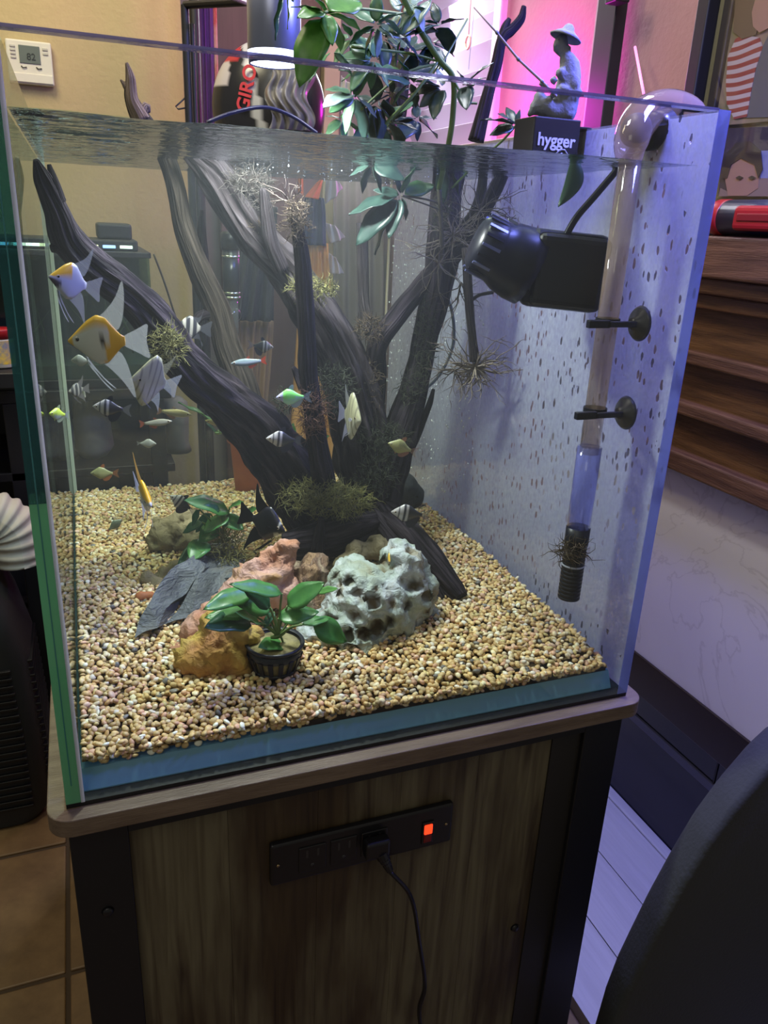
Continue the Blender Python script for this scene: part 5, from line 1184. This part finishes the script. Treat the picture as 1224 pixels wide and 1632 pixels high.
# ------------------------------------------------------------------ pump, pipe, clips
pu = Thing('wave_pump', 'large black wave pump with slotted nose and square magnet block', 'pump')
m_pump = mat('pump_black', (.008, .009, .018), .34, spec=.35)
pcn = P(905, 434, .125); sP = scale(pcn)
Mb = frame(CRIGHT*math.cos(.06)-ZUP*math.sin(.06)*1.0, CDEPTH, ZUP*math.cos(.06)+CRIGHT*math.sin(.06), pcn)
hw_, hh_ = 66*sP, 61*sP
pu.part('magnet_block', MB().box((-hw_, .008, -hh_), (hw_, .040, hh_), .010, mtx=Mb), m_pump)
pu.part('front_plate', MB().box((-hw_+.008, .0, -hh_+.002), (hw_-.001, .014, hh_-.003), .008, mtx=Mb), mat('pump_plate', (.004, .004, .007), .35))
ax0_ = pcn-CRIGHT*hw_*.80+CDEPTH*.030; tipp = P(757, 384, .185)
axd = tipp-ax0_; Lx = np.linalg.norm(axd); axd /= Lx
cone = pu.part('nose', MB().lathe([(.001, 0), (.041, 0), (.041, Lx*.22), (.038, Lx*.45), (.033, Lx*.62), (.0335, Lx*.63), (.031, Lx*.92), (.024, Lx), (.001, Lx*1.03)], ax0_, axd, 40), m_pump)
ua = np.cross(axd, ZUP); ua /= np.linalg.norm(ua); va_ = np.cross(axd, ua)
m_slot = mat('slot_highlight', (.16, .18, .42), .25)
for k in range(18):
    a = 2*math.pi*k/18; u = ua*math.cos(a)+va_*math.sin(a); w = np.cross(axd, u)
    c = ax0_+axd*Lx*.80+u*.0312
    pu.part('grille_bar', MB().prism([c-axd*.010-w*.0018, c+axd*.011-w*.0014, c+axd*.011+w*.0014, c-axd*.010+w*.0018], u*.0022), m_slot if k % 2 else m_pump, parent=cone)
pu.part('label_print', MB().box((0, -.001, -.0015), (.011, 0, .0015), mtx=frame(axd, u*0+np.array([0, -1, 0]), ZUP, ax0_+axd*Lx*.35+ZUP*.037-CDEPTH*.023)), mat('print_grey', (.3, .32, .4), .5))
pu.done()
pcab = Thing('pump_cable', 'thick black cable rising from the pump over the rim', 'cable')
pcab.part(None, MB().tube([P(902, 375, .14), P(920, 345, .135), P(950, 310, .13), P(1000, 250, .125), P(1030, 205, .12), P(1050, 178, .12), P(1068, 168, .125), P(1085, 188, .14), P(1092, 220, .16)], .0038, 10, 50), m_pump); pcab.done()

XT = .555; q0 = X_(1003, 268, XT); YT = q0[1]
def tz_(py, px=960):   # height on the pipe axis for a picture row
    lo_, hi_ = -.1, .8
    for _ in range(40):
        md = (lo_+hi_)/2; d_ = np.array([XT, YT, md])-CAM; yy = 816-FPX*(d_@U1)/(d_@FW)
        if yy > py: lo_ = md
        else: hi_ = md
    return md
pi_ = Thing('intake_pipe', 'clear vertical intake pipe with black strainer along the spotted pane', 'pipe')
m_tube = glass('smoky_tube', (.88, .82, .80), 1.2, bodymix=.40, body=(.50, .38, .32)); m_tube2 = glass('blue_sleeve', (.7, .72, 1), 1.3, bodymix=.32, body=(.30, .32, .75))
rt_ = 18*scale(q0)
path = [(XT, YT, tz_(722)), (XT, YT, tz_(262))]
pi_.part('upper_tube', MB().tube(path, rt_, 24), m_tube)
bend = [(XT, YT, tz_(264)), (XT-.001, YT+.002, tz_(228)), P(1022, 190, YT+.02), P(1060, 172, YT+.04), P(1100, 185, YT+.05), P(1118, 235, YT+.03)]
pi_.part('bend', MB().tube(bend, [rt_, rt_*1.5, rt_*1.7, rt_*1.6, rt_*1.5, rt_*1.3], 24, 30), m_tube)
pi_.part('sleeve', MB().tube([(XT, YT, tz_(712)), (XT, YT, tz_(848))], rt_*1.22, 24), m_tube2)
pi_.part('strainer_neck', MB().lathe([(.001, 0), (rt_*1.2, 0), (rt_*1.25, .004), (rt_*1.25, -.016+.04), (.001, .024)], (XT, YT, tz_(870)), seg=28), m_pump)
zs0, zs1 = tz_(952), tz_(868); prof = [(.001, zs0)]
k_ = 14
for i in range(k_):
    z = zs0+(zs1-zs0)*i/k_; prof += [(rt_*1.18, z+.0002), (rt_*1.18, z+(zs1-zs0)/k_*.55), (rt_*1.10, z+(zs1-zs0)/k_*.6), (rt_*1.10, z+(zs1-zs0)/k_*.95)]
prof.append((.001, zs1)); pi_.part('strainer', MB().lathe(prof, (XT, YT, 0), seg=28), m_pump)
pi_.part('clear_ring', MB().lathe([(rt_*1.19, -.0012), (rt_*1.24, 0), (rt_*1.19, .0012)], (XT, YT, tz_(899)), seg=28), mat('ring_pale', (.45, .48, .62), .3))
for py_, sx_ in ((513, (1012, 510)), (655, (990, 653))):
    z = tz_(py_); 
    cl = pi_.part('clip', MB().lathe([(rt_*1.02, -.004), (rt_*1.16, -.004), (rt_*1.16, .004), (rt_*1.02, .004)], (XT, YT, z), seg=24).box((XT-.036, YT-.020, z-.004), (XT-.010, YT-.013, z+.004), .001).box((XT-.012, YT-.022, z-.003), (XI-.010, YT-.016, z+.003), .001), m_pump)
    s0 = np.array([XI-.0115, YT-.014, z])
    pi_.part('suction_cup', MB().lathe([(.001, 0), (.006, 0), (.007, .004), (.016, .0075), (.0185, .0105), (.001, .0108)], s0, (1, 0, 0), 28), mat('cup_grey', (.045, .045, .06), .35) if py_ == 513 else bpy.data.materials['cup_grey'], parent=cl)
pi_.done()
moss(912, 880, YT-.012, 24, 14, 90, m_mossb, 'dry moss caught on the black strainer', 31, .02, .0006)
bk = Thing('pump_bracket', 'black bracket with thumb screws clamped at the right rim', 'bracket')
bp_ = P(1055, 208, .10)
bk.part('body', MB().tube([P(1030, 210, .10), P(1062, 206, .10)], [.018, .019], 20), m_pump)
bk.part('neck', MB().tube([P(1062, 208, .10), P(1085, 212, .10)], [.011, .007], 16), m_pump)
bk.part('knob', MB().tube([P(1083, 215, .09), P(1093, 216, .10)], [.0075, .0075], 16), m_pump)
bk.part('dial', MB().lathe([(.001, 0), (.016, 0), (.016, .003), (.001, .004)], P(1014, 208, .10), (-.8, -.6, 0), 24), mat('dial_grey', (.12, .13, .30), .35))
bk.part('plate', MB().prism([P(1083, 168, .10), P(1090, 168, .10), P(1088, 212, .10), P(1081, 212, .10)], (0, .004, 0)).prism([P(1088, 168, .10), P(1142, 176, .09), P(1142, 182, .09), P(1088, 177, .10)], (0, .004, 0)), m_pump)
bk.part('foot', MB().box(tuple(P(1030, 233, .12)-np.array([0, 0, 0])), tuple(P(1084, 222, .12)+np.array([0, .004, .004])), .001), mat('bracket_grey', (.10, .10, .16), .4)); bk.done()

# ------------------------------------------------------------------ fish
m_fish = vcol('fish_skin', .3, .6); m_fin = vcol('fish_fin', .4, .4, trans=.4, alpha=.6); m_finw = vcol('fish_fin_faint', .4, .4, trans=.4, alpha=.30)
m_finb = vcol('fish_fin_black', .4, .4, alpha=.95)
m_eye = mat('fish_eye', (.005, .005, .006), .15); m_iris = mat('fish_iris', (.62, .50, .42), .25)
def fish(kind, label, pos, L, fwd, roll, body, fins, col, group=None, finmat=None, eye=(.16, .06), eyer=.035, grp=None, elab=None):
    """body: stations (x, ztop, zbot, halfthickness) with x 0 snout..1 tail root; fins: name, outline [(x, z)], y offset, colour"""
    px, py, Y = pos; c = P(px, py, Y); Lm = L*scale(c)
    f = CRIGHT*fwd[0]+CDEPTH*fwd[1]+ZUP*fwd[2]; f = f/np.linalg.norm(f)
    up = ZUP-f*(ZUP@f); up /= np.linalg.norm(up); sd_ = np.cross(up, f)
    cr, sr = math.cos(roll), math.sin(roll); up2 = up*cr+sd_*sr; sd2 = np.cross(up2, f)
    # local: X backwards from snout, Y side, Z up ; origin at body middle
    M = frame(-f*Lm, -sd2*Lm, up2*Lm, c)
    xs = np.array([q[0] for q in body]); t = np.linspace(0, 1, 25); S_ = [np.array([body[0][k]]+list(np.convolve(np.interp(np.linspace(-.08, 1.08, 30), xs, [q[k] for q in body]), [.2, .6, .2], 'same')[3:26])+[body[-1][k]]) for k in (1, 2, 3)]; t = np.array([0]+list(np.linspace(-.08, 1.08, 30)[3:26])+[1.0])
    V = []; C = []; F = []; ns = 14
    for i, x in enumerate(t):
        zt, zb2, hy = S_[0][i], S_[1][i], S_[2][i]; zc_, hz2 = (zt+zb2)/2, (zt-zb2)/2
        for j in range(ns):
            a = 2*math.pi*j/ns; z = zc_+hz2*math.sin(a); y = hy*math.cos(a)*(abs(math.cos(a))**.2)
            V.append((x-.5, y, z)); C.append(col(x, z, zt, zb2))
    for i in range(24):
        for j in range(ns): k = (j+1) % ns; F.append((i*ns+j, i*ns+k, (i+1)*ns+k, (i+1)*ns+j))
    F.append(tuple(range(ns-1, -1, -1))); F.append(tuple(24*ns+j for j in range(ns)))
    t_ = Thing(kind, label, 'fish', group)
    tr_ = lambda V: [(M @ Vector(v))[:] for v in V]
    t_.part('body', MB().add(tr_(V), F, None, C), m_fish)
    ex_, ez_ = eye; hy_e = float(np.interp(ex_, xs, [q[3] for q in body]))
    for s_ in (-1, 1):
        e = MB(); e.lathe([(eyer, 0), (eyer*.95, eyer*.25), (eyer*.6, eyer*.4), (.0005, eyer*.42)], (ex_-.5, s_*hy_e*.72, ez_), (0, s_, 0), 14); e.V = tr_(e.V)
        p_ = MB(); p_.lathe([(eyer*.6, 0), (eyer*.5, eyer*.18), (.0005, eyer*.22)], (ex_-.5, s_*(hy_e*.72+eyer*.36), ez_), (0, s_, 0), 12); p_.V = tr_(p_.V)
        q = t_.part('eye', e, m_iris); t_.part('pupil', p_, m_eye, parent=q)
    for nm, ol, y0, y1, cc, mt in fins:
        for _ in range(2):
            o2 = []
            for i in range(len(ol)):
                a, b = ol[i], ol[(i+1) % len(ol)]; o2 += [(a[0]*.78+b[0]*.22, a[1]*.78+b[1]*.22), (a[0]*.22+b[0]*.78, a[1]*.22+b[1]*.78)]
            ol = o2
        n_ = len(ol); th = .006; V = []
        x_r, z_r = ol[0]
        far = max(math.hypot(x-x_r, z-z_r) for x, z in ol)
        for s_ in (-1, 1):
            for x, z in ol:
                w = math.hypot(x-x_r, z-z_r)/far; V.append((x-.5, y0+(y1-y0)*w+s_*th*.5, z))
        F = [tuple(range(n_-1, -1, -1)), tuple(range(n_, 2*n_))]+[(i, (i+1) % n_, n_+(i+1) % n_, n_+i) for i in range(n_)]
        mb = MB(); mb.smooth = False; mb.add(tr_(V), F, None, [cc if not callable(cc) else cc(*ol[i % n_]) for i in range(2*n_)])
        t_.part(nm, mb, mt)
    t_.done()
ANG = [(0, .01, -.03, .02), (.06, .07, -.08, .05), (.18, .19, -.17, .085), (.35, .36, -.33, .10), (.52, .47, -.44, .095), (.68, .42, -.40, .075), (.84, .22, -.22, .045), (.94, .10, -.10, .03), (1, .08, -.08, .02)]
def angfins(c, cd, mt=None, ms=None, pel=1.0, dlen=1.0):
    mt = mt or m_finw; ms = ms or m_fin
    return [('dorsal_fin', [(.40, .38), (.62, .44), (.90, .75*dlen), (1.05, 1.12*dlen), (1.06, .80), (1.0, .40), (.88, .14)], 0, 0, cd, mt),
            ('anal_fin', [(.42, -.36), (.62, -.42), (.92, -.75*dlen), (1.12, -1.12*dlen), (1.08, -.75), (1.0, -.38), (.88, -.14)], 0, 0, c, mt),
            ('tail_fin', [(.95, .08), (1.20, .20), (1.44, .34), (1.40, .12), (1.38, 0), (1.40, -.12), (1.44, -.34), (1.20, -.20), (.95, -.08)], 0, 0, c, mt),
            ('pelvic_fin', [(.26, -.26), (.40, -.62*pel), (.62, -.95*pel), (.78, -1.10*pel), (.58, -.85*pel), (.34, -.55*pel), (.31, -.29)], .04, .10, c, ms),
            ('pelvic_fin', [(.26, -.26), (.40, -.62*pel), (.62, -.95*pel), (.78, -1.10*pel), (.58, -.85*pel), (.34, -.55*pel), (.31, -.29)], -.04, -.12, c, ms),
            ('pectoral_fin', [(.30, -.04), (.42, .02), (.50, -.05), (.42, -.12)], .10, .14, c, mt)]
ANG2 = [(x, a*1.5, b*1.5, c) for x, a, b, c in ANG]
SIL = (.62, .62, .60); ORG = (.90, .48, .03); WHT = (.72, .72, .74)
def koi(x, z, zt, zb):
    if z > zt*.62+.02 and x > .02: return ORG
    if x > .72+.25*z: return ORG
    if .60 < x < .66 and -.02 < z < .12: return (.03, .02, .02)
    if x < .10: return ORG
    return (.78, .72, .68)
def koi2(x, z, zt, zb):
    if x < .55 and z > .02: return ORG
    if x < .30 and z < -.02 and z > -.2: return (.10, .08, .14)
    return (.62, .62, .72)
def koi3(x, z, zt, zb): return ORG if z > .05 else (.62, .60, .70)
def silver(x, z, zt, zb):
    for s_ in (.2, .38, .55, .72):
        if abs(x-s_-.02*z) < .018: return (.22, .21, .16)
    return (.46, .45, .30) if z > 0 else (.58, .57, .50)
def black(x, z, zt, zb):
    if .16 < x < .20 and z > .05: return (.55, .55, .5)
    if x < .25 and z < -.12: return (.5, .46, .42)
    return (.012, .012, .022)
fish('angelfish', 'largest gold and white angelfish facing left with a black spot', (154, 543, .10), 88, (-1, -.12, -.02), 0, ANG, angfins((.62, .64, .70), (.55, .56, .60), pel=.85, dlen=1.0), koi, eye=(.19, .03), eyer=.055)
fish('angelfish', 'white angelfish with orange forehead near the left glass edge', (108, 448, .09), 66, (-.55, -.75, .25), .0, ANG, angfins((.66, .66, .74), (.62, .64, .70), pel=.9, dlen=.85), koi2, eye=(.2, .04), eyer=.05)
fish('angelfish', 'silver striped angelfish seen from behind next to the left log', (236, 608, .16), 66, (-.55, -.75, .25), .25, ANG2, angfins((.55, .58, .72), (.40, .40, .34), pel=.6, dlen=.7), silver, eye=(.2, .03), eyer=.05)
fish('angelfish', 'slim orange and white angelfish turned edge-on above the left gravel', (231, 792, .26), 64, (.55, -.85, -.15), -.12, ANG, angfins((.64, .64, .78), (.75, .45, .12), ms=m_fin, mt=m_fin, pel=1.0, dlen=.95), koi3, eye=(.2, .03), eyer=.05)
fish('angelfish', 'olive silver angelfish turned edge-on before the forked branch', (562, 665, .26), 58, (.5, -.9, .05), .05, ANG2, angfins((.50, .50, .62), (.48, .48, .44), mt=m_fin, pel=.55, dlen=.75), silver, eye=(.2, .03), eyer=.05)
fish('angelfish', 'black angelfish with white marks above the pink rock', (428, 836, .165), 64, (.85, -.45, -.12), .15, ANG, angfins((.012, .012, .02), (.012, .012, .02), m_finb, m_finb, .75, .85), black, eye=(.18, .03), eyer=.05)
fish('angelfish', 'small striped angelfish half hidden by the grey-brown stick', (300, 522, .44), 42, (-.8, -.5, .1), 0, ANG, angfins((.05, .05, .06), (.06, .06, .07), m_finb, m_finb, .3, .5), lambda x, z, a, b: (.04, .04, .05) if int(x*7+.3) % 2 else (.45, .42, .36), eye=(.18, .03))
fish('angelfish', 'tiny orange-headed angelfish in front of the honeycomb rock', (620, 892, .09), 24, (.1, -1, .1), 0, ANG, angfins((.6, .55, .5), (.7, .45, .15), mt=m_finw, pel=.5, dlen=.6), lambda x, z, a, b: (.85, .55, .05) if z > .02 else ((.02, .02, .03) if z < -.25 else (.55, .45, .30)), eye=(.2, .03))
fish('angelfish', 'dark striped juvenile angelfish behind the gold angelfish', (121, 622, .50), 26, (-.6, -.8, 0), 0, ANG, angfins((.12, .11, .10), (.12, .11, .10), m_finb, m_finb, .8, .8), lambda x, z, a, b: (.05, .05, .05) if int(x*7) % 2 else (.30, .28, .24), eye=(.2, .03))
fish('angelfish', 'pale juvenile angelfish just right of the dark striped one', (133, 628, .52), 24, (.5, -.8, -.2), 0, ANG, angfins((.4, .4, .38), (.4, .4, .38), pel=.8, dlen=.7), lambda x, z, a, b: (.42, .41, .36), eye=(.2, .03))
TET = [(0, .01, -.02, .02), (.06, .07, -.07, .05), (.2, .17, -.15, .085), (.4, .31, -.28, .11), (.58, .28, -.27, .09), (.78, .14, -.15, .05), (.92, .07, -.07, .03), (1, .06, -.06, .02)]
def tetfins(c, ca, mt=None, tc=None, deep=1):
    mt = mt or m_fin; tc = tc or c
    return [('dorsal_fin', [(.42, .24), (.52, .42), (.64, .46), (.66, .34), (.62, .21)], 0, 0, ca, mt), ('anal_fin', [(.48, -.21), (.58, -.40*deep), (.80, -.36*deep), (.98, -.12), (.92, -.06)], 0, 0, ca, mt),
            ('tail_fin', [(.97, .05), (1.22, .20), (1.30, .24), (1.18, 0), (1.30, -.24), (1.22, -.20), (.97, -.05)], 0, 0, tc, m_finw if tc is c else m_fin),
            ('pelvic_fin', [(.34, -.21), (.42, -.34), (.48, -.32), (.42, -.22)], .03, .05, ca, mt)]
def skirt(x, z, zt, zb):
    if abs(x-.24) < .035 or abs(x-.42) < .035: return (.03, .03, .05)
    if x > .56: return (.035, .035, .05)
    return (.50, .47, .50)
for lab, pos, L, f, r_ in (('black skirt tetra left of the left log under the gold angelfish', (172, 650, .24), 46, (-1, -.2, .12), 0), ('black skirt tetra in front of the thick left log', (447, 700, .30), 46, (-1, -.3, .1), 0), ('black skirt tetra diving behind the slate plant', (287, 800, .42), 38, (-.75, -.1, .55), 0),
                           ('black skirt tetra before the slanting right root', (648, 818, .22), 50, (-1, -.15, .12), 0), ('faint black skirt tetra behind the twisted trunk', (420, 552, .58), 32, (1, .3, -.1), 0)):
    fish('black_skirt_tetra', lab, pos, L, f, r_, TET, tetfins((.25, .25, .3), (.03, .03, .05), m_finb, None, 1.25), skirt, 'black skirt tetras', eye=(.13, .02), eyer=.045)
fish('glowing_tetra', 'bright neon green and blue tetra in front of the stick', (462, 633, .27), 44, (-1, -.1, -.05), 0, TET, tetfins((.45, .55, .8), (.45, .62, .8)), lambda x, z, a, b: (.30, .95, .22) if z > 0 and x > .25 else ((.50, .50, .85) if x < .25 else (.40, .72, .62)), eye=(.13, .02), eyer=.045)
fish('glowing_tetra', 'neon yellow tetra seen end-on at the left glass edge', (91, 660, .12), 34, (-.35, -.9, .25), 0, TET, tetfins((.7, .75, .7), (.75, .85, .5)), lambda x, z, a, b: (.72, .92, .10) if z > -.08 else (.6, .72, .45), eye=(.13, .02), eyer=.045)
olv = lambda x, z, a, b: (.30, .30, .13) if z > .03 else (.42, .40, .18)
fish('lemon_tetra', 'olive tetra with orange tail before the right trunk', (637, 712, .28), 40, (-1, -.2, .35), 0, TET, tetfins((.50, .30, .22), (.55, .28, .2)), olv, 'olive tetras', eye=(.13, .02), eyer=.04)
fish('lemon_tetra', 'olive tetra with orange fins low over the left gravel', (162, 754, .50), 34, (-1, -.2, .02), 0, TET, tetfins((.55, .22, .08), (.55, .22, .08)), olv, 'olive tetras', eye=(.13, .02), eyer=.04)
SLM = [(0, .0, -.02, .015), (.08, .05, -.06, .035), (.3, .11, -.13, .06), (.5, .12, -.14, .06), (.75, .08, -.10, .04), (1, .04, -.04, .015)]
def slim(c1, c2): return lambda x, z, a, b: c1 if z > 0 else c2
sf1 = lambda c: [('dorsal_fin', [(.5, .11), (.6, .2), (.66, .17), (.62, .10)], 0, 0, c, m_finw), ('anal_fin', [(.52, -.13), (.62, -.25), (.85, -.12), (.85, -.08)], 0, 0, c, m_fin), ('tail_fin', [(.98, .04), (1.2, .17), (1.12, 0), (1.2, -.17), (.98, -.04)], 0, 0, c, m_fin)]
fish('bloodfin_tetra', 'slim blue-grey tetra with red fins before the grey-brown stick', (392, 577, .38), 48, (-1, -.1, -.12), 0, SLM, sf1((.65, .08, .05)), slim((.22, .28, .32), (.38, .45, .60)), None, eye=(.12, .01), eyer=.04)
fish('slim_tetra', 'slim olive tetra facing right behind the silver angelfish', (282, 658, .40), 50, (1, -.1, -.05), 0, SLM, sf1((.35, .22, .12)), slim((.32, .28, .14), (.45, .42, .30)), 'slim dull tetras at the left', eye=(.12, .01), eyer=.04)
fish('slim_tetra', 'slim grey tetra with reddish tail just below the olive one', (252, 673, .46), 44, (1, .1, .12), 0, SLM, sf1((.45, .14, .08)), slim((.30, .28, .24), (.42, .40, .36)), 'slim dull tetras at the left', eye=(.12, .01), eyer=.04)
fish('slim_tetra', 'pale small tetra under the gold angelfish', (128, 575, .46), 32, (-1, .2, 0), 0, TET, sf1((.3, .3, .28)), slim((.30, .31, .28), (.42, .42, .40)), 'slim dull tetras at the left', eye=(.12, .01), eyer=.04)
fish('slim_tetra', 'little grey tetra above the orange edge-on angelfish', (236, 707, .50), 26, (1, .1, 0), 0, TET, sf1((.3, .3, .28)), slim((.32, .32, .30), (.42, .42, .40)), 'slim dull tetras at the left', eye=(.12, .01), eyer=.04)
fish('bloodfin_tetra', 'faint grey-green tetra with a red tail over the left gravel', (184, 836, .44), 26, (.5, .3, .4), 0, TET, sf1((.55, .12, .06)), slim((.22, .26, .20), (.30, .34, .28)), None, eye=(.12, .01), eyer=.04)
fish('slim_tetra', 'yellowish tetra partly behind the left log', (347, 674, .52), 40, (-1, -.1, .2), 0, SLM, sf1((.5, .35, .1)), slim((.45, .42, .14), (.50, .40, .20)), 'slim dull tetras at the left', eye=(.12, .01), eyer=.04)

# air bubbles clinging to the far end of the right pane
BV, BF = ico(1); rb = np.random.RandomState(8); nb = 420; bv = []
for k in range(nb):
    y = .40+.39*rb.rand()**.8; z = .06+.48*rb.rand(); r = rb.uniform(.0007, .0019)
    bv.append(BV*[r*.6, r, r*1.2]+[XI-.0015, y, z])
for k in range(60):
    r = rb.uniform(.0006, .0012); bv.append(BV*r+[rb.uniform(.25, .58), rb.uniform(.35, .75), WL-.002-.004*rb.rand()])
nb = len(bv); bo = bpy.data.objects.new('air_bubbles', bigmesh('air_bubbles', np.vstack(bv), (BF[None]+np.arange(nb)[:, None, None]*len(BV)).reshape(-1, 3), None, mat('bubble_silver', (.75, .78, .85), .15, spec=.8)))
COL.objects.link(bo); bo['label'] = 'tiny air bubbles clinging to the far end of the spotted right pane'; bo['category'] = 'bubbles'; bo['kind'] = 'stuff'
